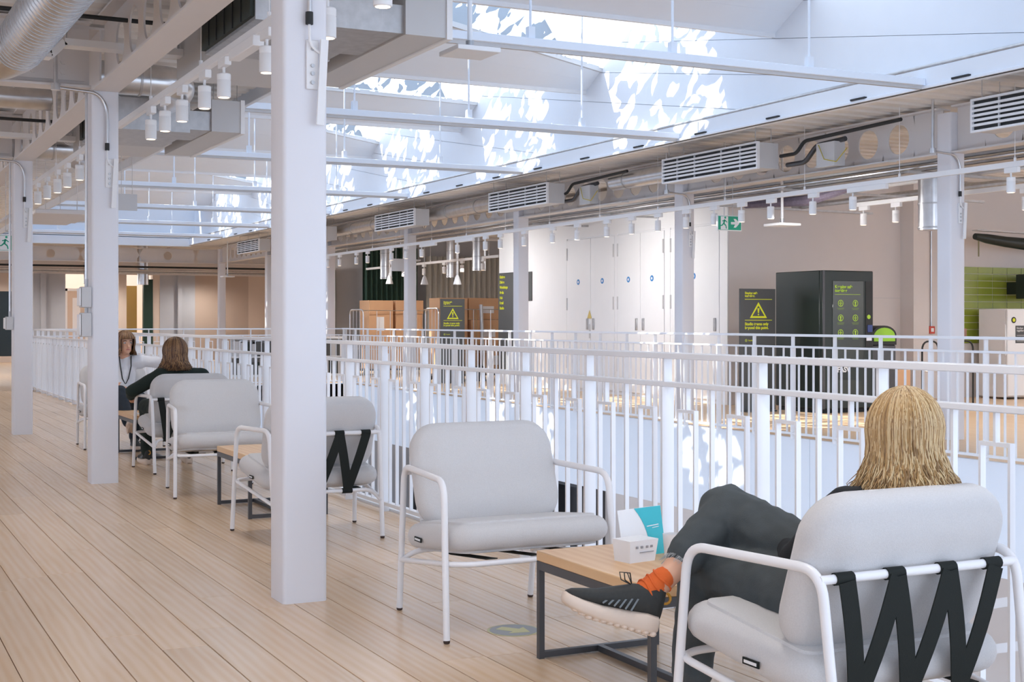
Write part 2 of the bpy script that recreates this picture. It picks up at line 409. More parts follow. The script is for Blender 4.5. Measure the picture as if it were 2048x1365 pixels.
# skylight lips
S(MB().bbox(LF-.03, -2, 3.50, LF+.02, 40.6, 3.70, .006).bbox(LF-.05, -2, 3.50, LF+.1, 40.6, 3.53, .004).build('trim_5', M['skywhite']), 'white upstand lip along the far edge of the skylight', 'lip')
S(MB().bbox(LN-.02, -2, 3.46, LN+.03, 40.6, 3.70, .006).build('trim_6', M['skywhite']), 'white upstand lip along the near edge of the skylight', 'lip')
S(MB().bbox(LN-.02, 40.56, 3.46, LF+.02, 40.62, 3.70, .006).build('trim_7', M['skywhite']), 'white upstand lip across the far end of the skylight', 'lip')
S(MB().cyl((LF-.01, -2, 3.715), (LF-.01, 40.6, 3.715), .022, n=10).build('trim_8', M['galvd']), 'grey rounded capping along the far skylight lip', 'capping')
clips = []
for k in range(24):
    y = 5.2+k*1.43
    T(MB().box(LF-.062, y, 3.53, LF-.03, y+.22, 3.548).build('clip', M['dark']), 'small dark clip on the far skylight lip, %s from the camera end' % ORD[k], 'clip', 'clips on the far skylight lip')

# ------------------------------------------------------------------ skylight well
WL, WR, ZT = 3.55, 9.72, 6.6
def clip_poly(poly, f):
    out = []
    for i in range(len(poly)):
        a, b = poly[i], poly[(i+1) % len(poly)]; fa, fb = f(a), f(b)
        if fa >= 0: out.append(a)
        if (fa >= 0) != (fb >= 0):
            t = fa/(fa-fb); out.append((a[0]+(b[0]-a[0])*t, a[1]+(b[1]-a[1])*t))
    return out
well = empty('wall_skylight'); S(well, 'white boarded well wall along the far side of the skylight', 'wall')
sl = .17; bh = .42; k = -17
while True:
    z0 = 3.6+k*bh; poly = [(-2, z0-.34), (41, z0-.34+43*sl), (41, z0-.34+43*sl+bh-.006), (-2, z0-.34+bh-.006)]
    if z0-.34 > ZT: break
    p = clip_poly(clip_poly(poly, lambda q: q[1]-3.62), lambda q: ZT-q[1])
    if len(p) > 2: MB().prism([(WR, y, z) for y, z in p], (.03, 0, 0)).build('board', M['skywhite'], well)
    k += 1
MB().box(WR+.03, -2, 3.6, WR+.08, 41, ZT).build('backing', M['white'], well)
S(MB().box(WL-.05, -2, 3.6, WL, 41, ZT).build('wall_skylight_near', M['skywhite']), 'white well wall along the near side of the skylight', 'wall')
S(MB().box(WL, 41.0, 3.6, WR, 41.06, ZT).build('wall_skylight_end', M['skywhite']), 'white well wall at the far end of the skylight', 'wall')
EY = [-.4, 4.0, 8.4, 12.8, 17.2, 21.6, 26.0, 30.4, 34.8, 39.2]; ZE = 4.55; ZR = 6.1; RY = 1.5
for i, y in enumerate(EY):
    t = empty('ceiling_tooth', (0, y, 0)); S(t, 'white sawtooth rooflight panel, '+ORD[i]+' from the camera along the skylight', 'rooflight', 'sawtooth rooflights')
    # rising soffit: lowest board, then unseen panes added to light the slope panels
    nb = 5; d = Vector((0, RY, ZR-ZE))/nb; nrm = Vector((0, -(ZR-ZE), RY)).normalized()*.03
    for j in range(nb):
        a = Vector((WL, 0, ZE))+d*j; e = a+d*.9995
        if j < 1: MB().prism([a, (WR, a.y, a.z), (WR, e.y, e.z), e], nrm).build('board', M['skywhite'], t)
        else: MB().prism([a, (WR, a.y, a.z), (WR, e.y, e.z), e], nrm*.2).build('glass_pane', M['frost2'], t)
    MB().box(WL, -.035, ZE-.03, WR, .02, ZE+.02).build('edge_trim', M['white'], t)
    if i == len(EY)-1: continue
    # falling slope to the next edge: white lower panel below a diagonal, glass above it
    P = 4.4; a0 = Vector((0, P, ZE)); dn = Vector((0, RY-P, ZR-ZE))
    def pt(x, s): q = a0+dn*s; return Vector((x, q.y, q.z))
    sL, sR = (.62, .16) if i % 2 else (.30, .24)
    th = Vector((0, .02, .05))
    xm = (WL+WR)/2; sM = (sL+sR)/2
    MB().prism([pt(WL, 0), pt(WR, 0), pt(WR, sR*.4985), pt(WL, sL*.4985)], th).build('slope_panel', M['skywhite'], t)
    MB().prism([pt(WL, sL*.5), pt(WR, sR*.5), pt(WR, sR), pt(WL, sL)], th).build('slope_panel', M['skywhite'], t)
    gm = M['frit'] if y > 10 else M['frost']
    for j in range(5):
        x0 = WL+(WR-WL)*j/5; x1 = WL+(WR-WL)*(j+1)/5
        s0 = sL+(sR-sL)*j/5; s1 = sL+(sR-sL)*(j+1)/5
        p = [pt(x0, s0), pt(x1, s1), pt(x1, 1), pt(x0, 1)]
        b = MB(); b.v = [tuple(q) for q in p]; b.f = [(0, 1, 2, 3)]
        b.build('glass_pane', gm, t, 0)
    MB().bar(pt(WL, sL), pt(WR, sR), .05, .07).build('glazing_bar', M['fcu'], t)
# cross bars with hangers under the rooflights
for i, y in enumerate((5.9, 10.13, 14.42, 18.72, 23.4, 27.8, 32.3, 36.7)):
    t = empty('lighting_bar', (0, y, 0)); T(t, 'white suspended bar spanning the skylight, '+ORD[i]+' from the camera', 'bar', 'bars across the skylight')
    MB().bbox(LN, -.055, 3.53, LF-.03, .055, 3.60, .005).build('bar', M['skywhite'], t)
    MB().box(LN, -.02, 3.50, LF-.03, .02, 3.53).build('slot', M['fcu'], t)
    for x in (5.2, 6.6, 8.1):
        h = MB().cyl((x, 0, 3.60), (x, 0, ZE+.9), .012, n=8).build('hanger', M['skywhite'], t)
        MB().box(x-.03, -.03, 3.60, x+.03, .03, 3.70).build('bracket', M['skywhite'], h)

# ------------------------------------------------------------------ far walls
wb = empty('wall_far'); S(wb, 'white cupboard wall of the far walkway', 'wall')
MB().box(11.97, 16.892, 0, 12.2, 24.598, 3.5).build('core', M['cabinet'], wb)
MB().box(11.95, 21.96, 0, 11.97, 24.65, 3.5).build('panel', M['cabinet'], wb)
MB().box(11.95, 16.85, 2.74, 11.97, 21.96, 3.5).build('panel', M['cabinet'], wb)
ys = [16.90, 17.04, 18.41, 18.53, 18.56, 20.06, 20.12, 21.86]
dd = [(17.06, 18.40, 1), (18.58, 19.30, 0), (19.31, 20.04, 1), (20.14, 20.95, 0), (20.96, 21.83, 1)]
MB().box(11.95, 16.85, 0, 11.97, 17.05, 2.74).build('panel', M['cabinet'], wb)
MB().box(11.95, 18.41, 0, 11.97, 18.57, 2.74).build('panel', M['cabinet'], wb)
MB().box(11.95, 20.05, 0, 11.97, 20.13, 2.74).build('panel', M['cabinet'], wb)
MB().box(11.95, 21.84, 0, 11.97, 21.96, 2.74).build('panel', M['cabinet'], wb)
blue = mat('blue_sticker', srgb('#2f7fc0'), .5)
for k, (y0, y1, hs) in enumerate(dd):
    d = MB().bbox(11.945, y0, .06, 11.968, y1, 2.71, .004).build('door_%d' % (k+1), M['cabinet'])
    S(d, 'white flush cupboard door in the far wall, '+ORD[k]+' from the right', 'door', 'far cupboard doors')
    for z in (.4, 1.45, 2.35):
        yy = y0+.02 if hs == 0 else y1-.02
        MB().box(11.93, yy-.012, z, 11.946, yy+.012, z+.22).build('hinge', M['fcu'], d)
    st = MB(); st.cyl((11.945, (y0+y1)/2, 1.95), (11.941, (y0+y1)/2, 1.95), .05, n=16); st.build('blue_sticker', blue, d)
    MB().cyl((11.941, (y0+y1)/2, 1.95), (11.9395, (y0+y1)/2, 1.95), .022, n=10).build('sticker_mark', M['paper'], d)
    hy = y1-.10 if hs == 0 else y0+.10
    MB().bbox(11.925, hy-.03, 1.10, 11.946, hy+.03, 1.30, .006).build('handle_plate', M['galvd'], d)
S(MB().box(11.975, 16.85, 0, 26, 16.89, 3.5).build('wall_back', M['beige']), 'beige back wall behind the black vending machine', 'wall')
S(MB().box(15.30, 16.55, 0, 15.62, 16.85, 3.5).build('trim_9', M['beige']), 'beige pilaster on the back wall', 'pilaster')
S(MB().box(13.4, 16.843, 1.615, 15.3, 16.851, 1.622).build('trim_10', M['fcu']), 'thin joint line across the beige back wall', 'joint')
S(MB().box(12.2, 24.6, 0, 20, 24.65, 3.5).build('wall_return', M['cabinet']), 'end return of the white cupboard block', 'wall')
S(MB().box(10.9, 34.6, 0, 26, 34.75, 3.5).build('wall_store', M['greywall']), 'grey wall behind the box trolleys', 'wall')
S(MB().box(25.9, -3, 0, 26, 52, 3.5).build('wall_outer', M['beige']), 'outer wall far behind the store', 'wall')
wl_ = MB().box(-5.2, -3, 0, -5, 47, .5).box(-5.2, -3, 2.7, -5, 47, 3.58)
for k in range(13): wl_.box(-5.2, -3+k*4, .5, -5, -1.4+k*4, 2.7)
S(wl_.build('wall_added_left', M['beige']), 'unseen beige wall with openings added to shape the light from the left', 'wall')  # added out of view; its openings set how much daylight enters
# end wall with openings to warm lit rooms
we = empty('wall_end'); S(we, 'grey end wall with openings to lit rooms', 'wall')
for a, b_ in ((5.49, 6.44), (9.33, 10.45)):
    MB().box(a, 44, 0, b_, 44.3, 2.719).build('wall_panel', M['greywall'], we)
MB().box(9.87, 43.85, 0, 10.0, 43.999, 2.71).box(5.70, 43.85, 0, 5.85, 43.999, 2.71).build('pilaster', M['greywall'], we)
MB().box(-5, 44, 2.72, 16, 44.3, 3.6).build('bulkhead', M['beige'], we)
warm = mat('warm_plaster', srgb('#d2bfae'), .8); warm2 = mat('warm_brown_wall', srgb('#b9a595'), .8); darkgreen = mat('black_green_panel', (.01, .035, .022), .6)
MB().box(8.05, 44, 0, 8.29, 44.3, 2.72).box(9.11, 44.02, 0, 9.33, 44.3, 2.72).build('warm_jamb', warm, we)
MB().box(8.82, 44.0, 0, 9.11, 44.2, 2.58).build('dark_panel', darkgreen, we)
MB().box(10.45, 44, 0, 12.2, 44.3, 2.72).build('brown_panel', warm2, we)
MB().box(12.2, 44, 0, 16, 44.3, 2.72).build('warm_panel', warm, we)
S(MB().box(2, 49.9, 0, 16, 50, 3.5).build('wall_lit_room', warm), 'peach wall of the lit room at the far end', 'wall')
S(MB().box(-5, 44, 0, 5.0, 44.3, 2.719).build('wall_end_near', warm), 'peach end wall of the near walkway', 'wall')
for k, (x, y) in enumerate(((6.9, 47), (8.6, 47))):
    ld = bpy.data.lights.new('room_lamp', 'POINT'); ld.energy = 60; ld.color = (1, .86, .70); ld.shadow_soft_size = .3
    lo = bpy.data.objects.new('room_lamp', ld); C.objects.link(lo); lo.location = (x, y, 2.6)
fr = empty('door_frame', (7.0, 45.5, 0)); T(fr, 'white framed glazed door in the lit far room', 'door')
MB().box(-.36, 0, 0, -.28, .06, 2.3).box(.28, 0, 0, .36, .06, 2.3).box(-.36, 0, 2.22, .36, .06, 2.3).build('frame', M['white'], fr)
MB().box(-.28, .02, 0, .28, .04, 2.22).build('leaf', warm, fr); MB().box(-.12, 0, .9, .12, .02, 2.0).build('pane', M['paper'], fr)
T(MB().bbox(8.2, 45.2, 0, 8.85, 45.26, 2.4, .01).build('glass_screen', mat('mustard_glass', srgb('#b59a5c'), .2)), 'mustard frosted glass screen in the lit far room', 'screen')
T(MB().bbox(2.5, 29.0, 0.55, 3.42, 29.08, 1.85, .01).box(2.6,29.02,0,2.68,29.06,.55).box(3.3,29.02,0,3.38,29.06,.55).build('display_board', M['machine'], rot=None), 'black display board behind the left column', 'board')

# ------------------------------------------------------------------ railings
def rail(name, p, rz, n, label, pitch=.68):
    t = empty(name, p, rz); T(t, label, 'railing', 'white steel railings'); L = n*pitch
    MB().bbox(-.1, -.035, 1.088, L+.02, .035, 1.114, .003).build('handrail', M['rail'], t)
    MB().bbox(-.1, -.022, .966, L+.02, .022, .988, .003).build('mid_rail', M['rail'], t)
    MB().box(-.1, -.02, .045, L+.02, .02, .068).build('bottom_rail', M['rail'], t)
    post = MB().box(-.008, -.03, 0, .008, .03, .966).box(-.007, -.02, .988, .007, .02, 1.088).mesh('post', M['rail'])
    bar = MB().box(-.006, -.010, .068, .006, .010, .966).mesh('baluster', M['rail'])
    w = .065; hp = MB().box(-w, -.011, .068, -w+.010, .011, .86).box(w-.010, -.011, .068, w, .011, .86).box(-w, -.011, .86, w, .011, .873).box(-.005, -.010, .873, .005, .010, .966).mesh('hairpin', M['rail'])
    for k in range(n+1):
        put('post', post, t, (k*pitch, 0, 0))
        if k == n: break
        put('hairpin', hp, t, (k*pitch+pitch*.235, 0, 0)); put('baluster', bar, t, (k*pitch+pitch*.5, 0, 0)); put('hairpin', hp, t, (k*pitch+pitch*.765, 0, 0))
    return t
rail('railing', (RN, 5.03-.68*5, 0), R(90), 36, 'white steel railing along the near walkway behind the armchairs')
rail('railing', (RF, 25.99-.68*31, 0), R(90), 31, 'white steel railing along the far walkway across the void')
rail('railing', (RN+.12, 26.1, 0), 0, 9, 'white steel railing crossing the far end of the void', pitch=.652)
# ------------------------------------------------------------------ armchairs
def cushion(w, h, t, rad, ed, bulge=.012, mtx=None, n=7):
    """pillow slab: w along x, h along y, t along z"""
    out = []
    def outline(ins):
        r = max(rad-ins, .004); pts = []
        for cx, cy, a0 in ((w/2-ins-r, h/2-ins-r, 0), (-w/2+ins+r, h/2-ins-r, 90), (-w/2+ins+r, -h/2+ins+r, 180), (w/2-ins-r, -h/2+ins+r, 270)):
            for k in range(n+1):
                a = R(a0+90*k/n); pts.append((cx+r*math.cos(a), cy+r*math.sin(a)))
        return pts
    rings = []
    for ins, z in ((rad*.95, -t/2-bulge), (rad*.6, -t/2-bulge*.7)): rings.append((ins, z))
    for k in range(9):
        a = R(-90+k*22.5); rings.append((ed*(1-math.cos(a)), t/2*math.sin(a)))
    for ins, z in ((rad*.6, t/2+bulge*.7), (rad*.95, t/2+bulge)): rings.append((ins, z))
    b = MB(); vs = []; m = 4*(n+1)
    for ins, z in rings: vs += [Vector((x, y, z)) for x, y in outline(ins)]
    fs = [(i*m+k, i*m+(k+1) % m, (i+1)*m+(k+1) % m, (i+1)*m+k) for i in range(len(rings)-1) for k in range(m)]
    for base, zz in ((0, -t/2-bulge), ((len(rings)-1)*m, t/2+bulge)):
        vs.append(Vector((0, 0, zz))); ci = len(vs)-1
        fs += [(ci, base+k, base+(k+1) % m) for k in range(m)]
    if mtx: vs = [mtx @ v for v in vs]
    return b.add(vs, fs)

def ribbon(pts, w, t=.004, side=(1, 0, 0)):
    b = MB(); P = [Vector(p) for p in pts]; sd = Vector(side); vs = []
    for i, p in enumerate(P):
        d = (P[min(i+1, len(P)-1)]-P[max(i-1, 0)]).normalized(); s2 = (sd-d*sd.dot(d)).normalized(); nn = d.cross(s2)
        for a, c in ((-1, -1), (1, -1), (1, 1), (-1, 1)): vs.append(p+s2*(a*w/2)+nn*(c*t/2))
    fs = []
    for i in range(len(P)-1):
        for k in range(4): l = (k+1) % 4; fs.append((4*i+k, 4*i+l, 4*i+4+l, 4*i+4+k))
    fs += [(3, 2, 1, 0), tuple(4*(len(P)-1)+k for k in range(4))]
    return b.add(vs, fs)

def make_chair():
    t = empty('armchair'); r = .0135
    for s in (-1, 1):
        path = fillet([(s*.385, -.325, .012), (s*.372, -.268, .622), (s*.328, .255, .632), (s*.318, .335, .012)], [.075, .075], 8)
        sf = MB().tube(path, r, 12).build('side_frame', M['chairtube'], t)
        for p in ((s*.385, -.325), (s*.318, .335)):
            MB().lathe([(.010, 0), (.013, .004), (.013, .016)], (p[0], p[1], 0), 12).build('foot_cap', M['foot'], sf)
    MB().cyl((-.33, .250, .606), (.33, .250, .606), .0125, n=12).build('back_rail', M['chairtube'], t)
    path = fillet([(-.322, .312, .222), (-.372, -.295, .302), (-.30, -.345, .302), (.30, -.345, .302), (.372, -.295, .302), (.322, .312, .222)], .06, 5)
    MB().tube(path, .0115, 10).build('seat_frame', M['chairtube'], t)
    MB().tube(fillet([(-.319, .318, .215), (-.285, .228, .272), (.285, .228, .272), (.319, .318, .215)], .05, 5), .0115, 10).build('seat_back_rail', M['chairtube'], t)
    mt = Matrix.Translation((0, -.07, .373)) @ Matrix.Rotation(R(-6.5), 4, 'X')
    cu = cushion(.715, .575, .105, .09, .052, .012, mt).build('seat_cushion', M['fabric'], t, 60)
    mb = Matrix.Translation((0, .146, .597)) @ Matrix.Rotation(R(90-19), 4, 'X')
    cushion(.665, .455, .115, .125, .057, .014, mb).build('back_cushion', M['fabric'], t, 60)
    # webbing: zigzag on the back, strips under the seat
    tops = [-.245, -.085, .09, .255]; bots = [-.14, .035, .205]
    def strap(xa, xb):
        pts = []
        for k in range(9):
            q = k/8; pts.append((xa+(xb-xa)*q, .267-.026*q+.010*math.sin(q*math.pi), .600-.318*q))
        ribbon(pts, .052).build('strap', M['strap'], t)
    for i in range(3): strap(tops[i], bots[i]); strap(tops[i+1], bots[i])
    for x in tops: MB().cyl((x-.028, .250, .606), (x+.028, .250, .606), .0165, n=12).build('strap_loop', M['strap'], t)
    for x in bots: MB().cyl((x-.03, .228, .272), (x+.03, .228, .272), .0155, n=12).build('strap_loop', M['strap'], t)
    for x in (-.2, 0, .2):
        ribbon([(x, .228, .285), (x, 0, .285), (x, -.345, .318)], .05).build('seat_strap', M['strap'], t)
    tag = MB().box(-.366, -.02, .345, -.362, .05, .363).build('maker_tag', M['strap'], t); tag['label'] = 'small black maker tag on the seat edge'
    MB().box(-.3675, -.012, .350, -.3655, .042, .358).build('tag_lettering', M['paper'], tag)
    return t
ch0 = make_chair()
CH = [((2.52, 2.95, 0), 180, 'pale grey armchair with black zigzag straps that the blonde woman sits in'),
      ((2.515, 5.185, 0), 0, 'empty pale grey armchair facing the camera beside the nearest low table'),
      ((2.52, 7.73, 0), 180, 'empty pale grey armchair seen from behind, half hidden by the nearest column'),
      ((2.55, 9.97, 0), -2, 'empty pale grey armchair facing the camera between the two middle columns'),
      ((2.68, 11.60, 0), 178, 'pale grey armchair holding the person in the dark green jumper'),
      ((2.56, 14.08, 0), 3, 'pale grey armchair holding the woman in the white shirt')]
for i, (p, a, l) in enumerate(CH):
    if i == 0: c = ch0; c.location = p; c.rotation_euler = (0, 0, R(a)); T(c, l, 'armchair', 'armchairs along the near railing')
    else: dup(ch0, p, R(a), l)
# the tag sits on the side the camera sees on chairs turned away
for c in [o for o in C.objects if o.name.startswith('armchair')]:
    if abs(c.rotation_euler.z) > 2:
        for ch in c.children:
            if ch.name.startswith('maker_tag'): ch.rotation_euler = (0, 0, R(180)); ch.location = (0, .03, 0)

# ------------------------------------------------------------------ low tables
def make_table():
    t = empty('low_table'); a, b, s = .25, .385, .011
    MB().bbox(-.262, -.397, .362, .262, .397, .400, .003).build('table_top', M['oak'], t)
    for x in (-a, a):
        for y in (-b, b): MB().box(x-s, y-s, 0, x+s, y+s, .352).build('leg', M['steel'], t)
    for y in (-b, b):
        MB().box(-a+s, y-s, .33, a-s, y+s, .352).build('apron', M['steel'], t)
        MB().box(-a+s, y-s, .004, a-s, y+s, .026).build('foot_bar', M['steel'], t)
    for x in (-a, a): MB().box(x-s, -b+s, .33, x+s, b-s, .352).build('apron', M['steel'], t)
    MB().box(-.012, -b+s, .004, .012, b-s, .026).build('stretcher', M['steel'], t)
    MB().box(-a-s, -b-s, .352, a+s, b+s, .362).build('top_plate', M['steel'], t)
    return t
tb0 = make_table()
for i, (p, l) in enumerate((((2.6, 4.11, 0), 'oak topped low table in front of the blonde woman'), ((2.61, 8.86, 0), 'oak topped low table between the two empty middle armchairs'), ((2.68, 12.93, 0), 'oak topped low table between the two seated people in the distance'))):
    if i == 0: tb0.location = p; T(tb0, l, 'table', 'low tables along the near railing')
    else: dup(tb0, p, 0, l)

# things on the nearest table
bx = empty('carton', (2.556, 4.158, .4), R(10)); T(bx, 'small white carton on the nearest low table', 'box')
bb = MB(); z1 = .078
vs = [(-.062, -.038, 0), (.055, -.038, 0), (.055, .045, 0), (-.062, .045, 0), (-.068, -.045, z1), (.066, -.045, z1), (.066, .050, z1), (-.068, .050, z1)]
bb.add(vs, [(3, 2, 1, 0), (0, 1, 5, 4), (1, 2, 6, 5), (2, 3, 7, 6), (3, 0, 4, 7), (4, 5, 6, 7)]).build('carton_body', M['paper'], bx)
gp = mat('grey_print', (.30, .30, .32), .6)
for k, q in enumerate((-.035, -.012, .012, .033)):
    MB().box(q-.004, -.0465, .050, q+.005, -.0435, .058).build('printed_mark', gp, bx)
MB().box(-.02, -.0445, .034, .045, -.0418, .0362).build('printed_line', gp, bx)
lf = empty('leaflet', (2.64, 4.235, .4), R(6)); T(lf, 'white and turquoise leaflet card standing behind the white carton', 'leaflet')
tilt = .03
def L3(x, z, off=0): return Vector((x, tilt*z/.17+off, z))
MB().prism([L3(-.095, 0), L3(.098, 0), L3(.095, .172), L3(-.102, .166)], (0, .0025, 0)).build('card', M['paper'], lf)
pts = []
for k in range(9):
    q = k/8; pts.append(L3(.028-.055*q**2.6, .168*q, -.0015))
MB().prism(pts+[L3(.0945, .171, -.0015), L3(.0975, 0, -.0015)], (0, .001, 0)).build('turquoise_print', M['cyan'], lf)
MB().prism([L3(.022, .100, -.003), L3(.076, .104, -.003), L3(.076, .107, -.003), L3(.022, .103, -.003)], (0, .001, 0)).build('printed_line', M['paper'], lf)
MB().prism([L3(.046, .094, -.003), L3(.076, .097, -.003), L3(.076, .099, -.003), L3(.046, .096, -.003)], (0, .001, 0)).build('printed_line', M['paper'], lf)
lb = MB().prism([(-.085, .03, 0), (.085, .03, 0), (.085, .075, 0), (-.085, .075, 0)], (0, 0, .002)).build('card_foot', M['paper'], lf)
tc_ = empty('tumbler', (2.705, 4.16, .4)); T(tc_, 'small printed paper cup beside the leaflet card', 'cup')
MB().lathe([(.0, .0), (.024, 0), (.031, .085), (.029, .085), (.023, .004), (0, .004)], n=18).build('cup', M['paper'], tc_)
# floor disc sticker with arrow
ds = empty('floor_sticker', (2.465, 4.95, 0)); T(ds, 'round grey floor sticker with a yellow arrow under the nearest armchair', 'sticker')
MB().lathe([(.0, .0005), (.108, .0005), (.108, .0014), (0, .0014)], n=36).build('rim', mat('pale_yellow_print', srgb('#c9c79a'), .5), ds)
MB().lathe([(.0, .0014), (.098, .0014), (.098, .0020), (0, .0020)], n=36).build('disc', mat('sticker_grey', srgb('#9aa0a6'), .45), ds)
aw = [(.0, -.075), (.062, -.01), (.027, -.01), (.027, .07), (-.027, .07), (-.027, -.01), (-.062, -.01)]
ca, sa = math.cos(R(35)), math.sin(R(35))
MB().prism([(x*ca-y*sa, x*sa+y*ca, .0021) for x, y in aw], (0, 0, .0005)).build('arrow', mat('arrow_yellow', srgb('#cfcf9f'), .5), ds)
# phone and keys on far table
ph = empty('phone', (2.55, 12.72, .4), R(20)); T(ph, 'small pale phone lying on the far low table', 'phone')
MB().bbox(-.04, -.075, 0, .04, .075, .01, .003).build('phone_body', M['paper'], ph); MB().box(-.035, -.07, .0101, .035, .07, .0108).build('phone_screen', M['dark'], ph)
# ------------------------------------------------------------------ ventilation units
def louvre_unit(label, x, y0, L, sgn):
    """slotted discharge face on the plane x, body behind it (sgn=+1: behind means +x)"""
    t = empty('ventilation_unit', (x, y0, 0)); T(t, label, 'ventilation unit', 'slotted ventilation units'); z0, z1, d = 3.06, 3.385, .32
    xs_ = lambda a, b: (min(a*sgn, b*sgn), max(a*sgn, b*sgn))
    a, b = xs_(.03, d); MB().box(a, .012, z0+.01, b, L-.012, z1-.01).build('casing', M['fcu'], t)
    a, b = xs_(0, .04)
    MB().box(a, 0, z0, b, L, z0+.022).box(a, 0, z1-.022, b, L, z1).box(a, 0, z0+.022, b, .022, z1-.022).box(a, L-.022, z0+.022, b, L, z1-.022).build('face_frame', M['white'], t)
    a, b = xs_(.029, .031); MB().box(a, .02, z0+.02, b, L-.02, z1-.02).build('dark_backing', M['dark'], t)
    a, b = xs_(.002, .022); n = 6; step = (z1-z0-.044)/n
    sl_ = MB().box(a, .022, 0, b, L-.022, step*.52).mesh('slat', M['white'])
    for k in range(1, n): put('slat', sl_, t, (0, 0, z0+.022+k*step-step*.26))
    a, b = xs_(.008, .028)
    for q in (.17, .36, .64, .83): MB().box(a, L*q, z0+.022, b, L*q+.012, z1-.022).build('mullion', M['fcu'], t)
    for q in (.1, L-.1):
        for xx in (.05, .28): MB().cyl((xx*sgn, q, z1), (xx*sgn, q, 3.58), .004, n=6).build('hanger_rod', M['galvd'], t)
    return t
for i, y in enumerate((7.75, 13.22, 18.55, 23.9, 29.2, 34.4)):
    louvre_unit('white slotted ventilation unit under the far ceiling, '+ORD[i]+' from the right', 9.80, y, 2.08, 1)
for i, y in enumerate((8.05, 13.0)):
    t = louvre_unit('grey ventilation unit over the near edge of the void, '+ORD[i]+' from the camera', 3.57, y, 2.1, -1)
    MB().box(-1.38, -.3, 3.0, -.6, .9, 3.29).build('fan_section', M['galvd'], t)
    MB().box(-.6, .05, 3.08, -.31, .85, 3.26).build('duct_collar', M['galvd'], t)
    f = MB().box(-1.405, -.28, 3.02, -1.38, .88, 3.27).build('intake_filter', M['blackgrille'], t)
    for k in range(1, 6): MB().box(-1.413, -.28+k*.193-.006, 3.02, -1.405, -.28+k*.193+.006, 3.27).build('filter_bar', M['dark'], f)
    T(MB().bbox(2.32, y+1.05, 3.06, 3.1, y+2.3, 3.36, .004).build('duct_box', M['fcu']), 'flat grey duct box beside the near ventilation unit, '+ORD[i]+' from the camera', 'duct', 'flat duct boxes')
# valve sets and pipework behind the far units
for i, y in enumerate((7.2, 12.7, 18.3)):
    t = empty('valve_set', (10.13, y, 0)); T(t, 'dark insulated pipes and valve box beside the far ventilation unit, '+ORD[i]+' from the right', 'pipework', 'valve sets')
    MB().tube(fillet([(.0, .5, 3.22), (.0, .2, 3.22), (.05, .12, 3.36), (.05, -1.5, 3.40)], .06, 4), .022, 8).build('insulated_pipe', M['dark'], t)
    MB().tube(fillet([(.1, .5, 3.12), (.1, .16, 3.12), (.14, .0, 3.30), (.14, -.5, 3.32)], .06, 4), .03, 8).build('insulated_pipe', M['steel'], t)
    MB().box(.05, -.42, 3.02, .2, -.1, 3.3).build('valve_box', M['fcu'], t)
    MB().tube([(.04, -.15, 3.28), (.0, -.3, 3.1), (.05, -.45, 3.06), (.08, -.6, 3.2)], .006, 6).build('yellow_wire', mat('yellow_wire', srgb('#b9a93c'), .5), t)
    MB().bar((.2, .6, 2.99), (.2, -1.2, 2.99), .12, .012).build('drip_tray', M['fcu'], t)
# long round duct under the far beam
for i, (y0, y1) in enumerate(((14.9, 17.4), (20.0, 32.0))):
    t = empty('duct', (10.33, 0, 3.30)); T(t, ('shiny round duct running under the far ceiling behind the middle unit', 'shiny round duct running under the far ceiling above the trolleys')[i], 'duct')
    MB().cyl((0, y0, 0), (0, y1, 0), .125, n=20).build('duct_run', M['galv'], t)
    y = y0+.8
    while y < y1: MB().cyl((0, y, 0), (0, y+.03, 0), .131, n=20).build('seam', M['galvd'], t); y += 1.3
# small pipes and trays in the right-hand service zone
rs = random.Random(5)
for k in range(9):
    x = 10.9+k*.27; z = 2.98+.10*(k % 4)
    t = MB().cyl((x, 6, z), (x, 33 if x < 11.9 else 16.7, z), .018+.012*(k % 3), n=8).build('service_pipe', [M['galv'], M['fcu'], M['galvd']][k % 3])
    T(t, ['shiny', 'pale grey', 'dull grey'][k % 3]+' service pipe under the far ceiling, '+ORD[k]+' row back from the columns', 'pipe', 'far service pipes')
for k, x in enumerate((11.15, 12.3)):
    t = empty('cable_tray', (x, 0, 2.95+.1*k)); T(t, 'perforated cable tray above the far walkway, '+('front' if k == 0 else 'rear')+' run', 'cable tray')
    ye = 34 if k == 0 else 16.7
    MB().box(-.1, 6, 0, .1, ye, .006).box(-.1, 6, 0, -.096, ye, .05).box(.096, 6, 0, .1, ye, .05).build('tray', M['galvd'], t)
    for q in range(5): MB().tube([(-.06+.03*q, 6+j*(ye-6)/14, .02+.012*math.sin(j*2.1+q)) for j in range(15)], .009, 6).build('cable', M['dark'] if q == 1 else M['fcu'], t)
for k, (x, y, z0, z1) in enumerate(((11.55, 12.2, 2.32, 3.58), (12.6, 27.0, 2.35, 3.58), (13.3, 30.0, 2.3, 3.58), (12.3, 31.8, 2.3, 3.58), (11.5, 28.3, 2.3, 3.58))):
    t = empty('duct_drop', (x, y, 0)); T(t, 'short vertical round duct hanging from the far ceiling, '+ORD[k]+' from the right', 'duct', 'vertical duct drops')
    r = .15
    MB().cyl((0, 0, z0), (0, 0, z1), r, n=20).build('duct_run', M['galv'], t)
    for z in (z0+.02, z0+.30, z0+.62): MB().cyl((0, 0, z), (0, 0, z+.02), r+.006, n=20).build('seam', M['galvd'], t)
T(MB().tube([(10.95, 12.9, 2.86), (11.2, 14.0, 2.80), (11.3, 15.5, 2.86)], [.05, .07, .05], 8).build('wrapped_cable', mat('purple_wrap', (.12, .10, .14), .8, var=.5, vscale=30)), 'loose wrapped cable bundle above the exit sign', 'cable')
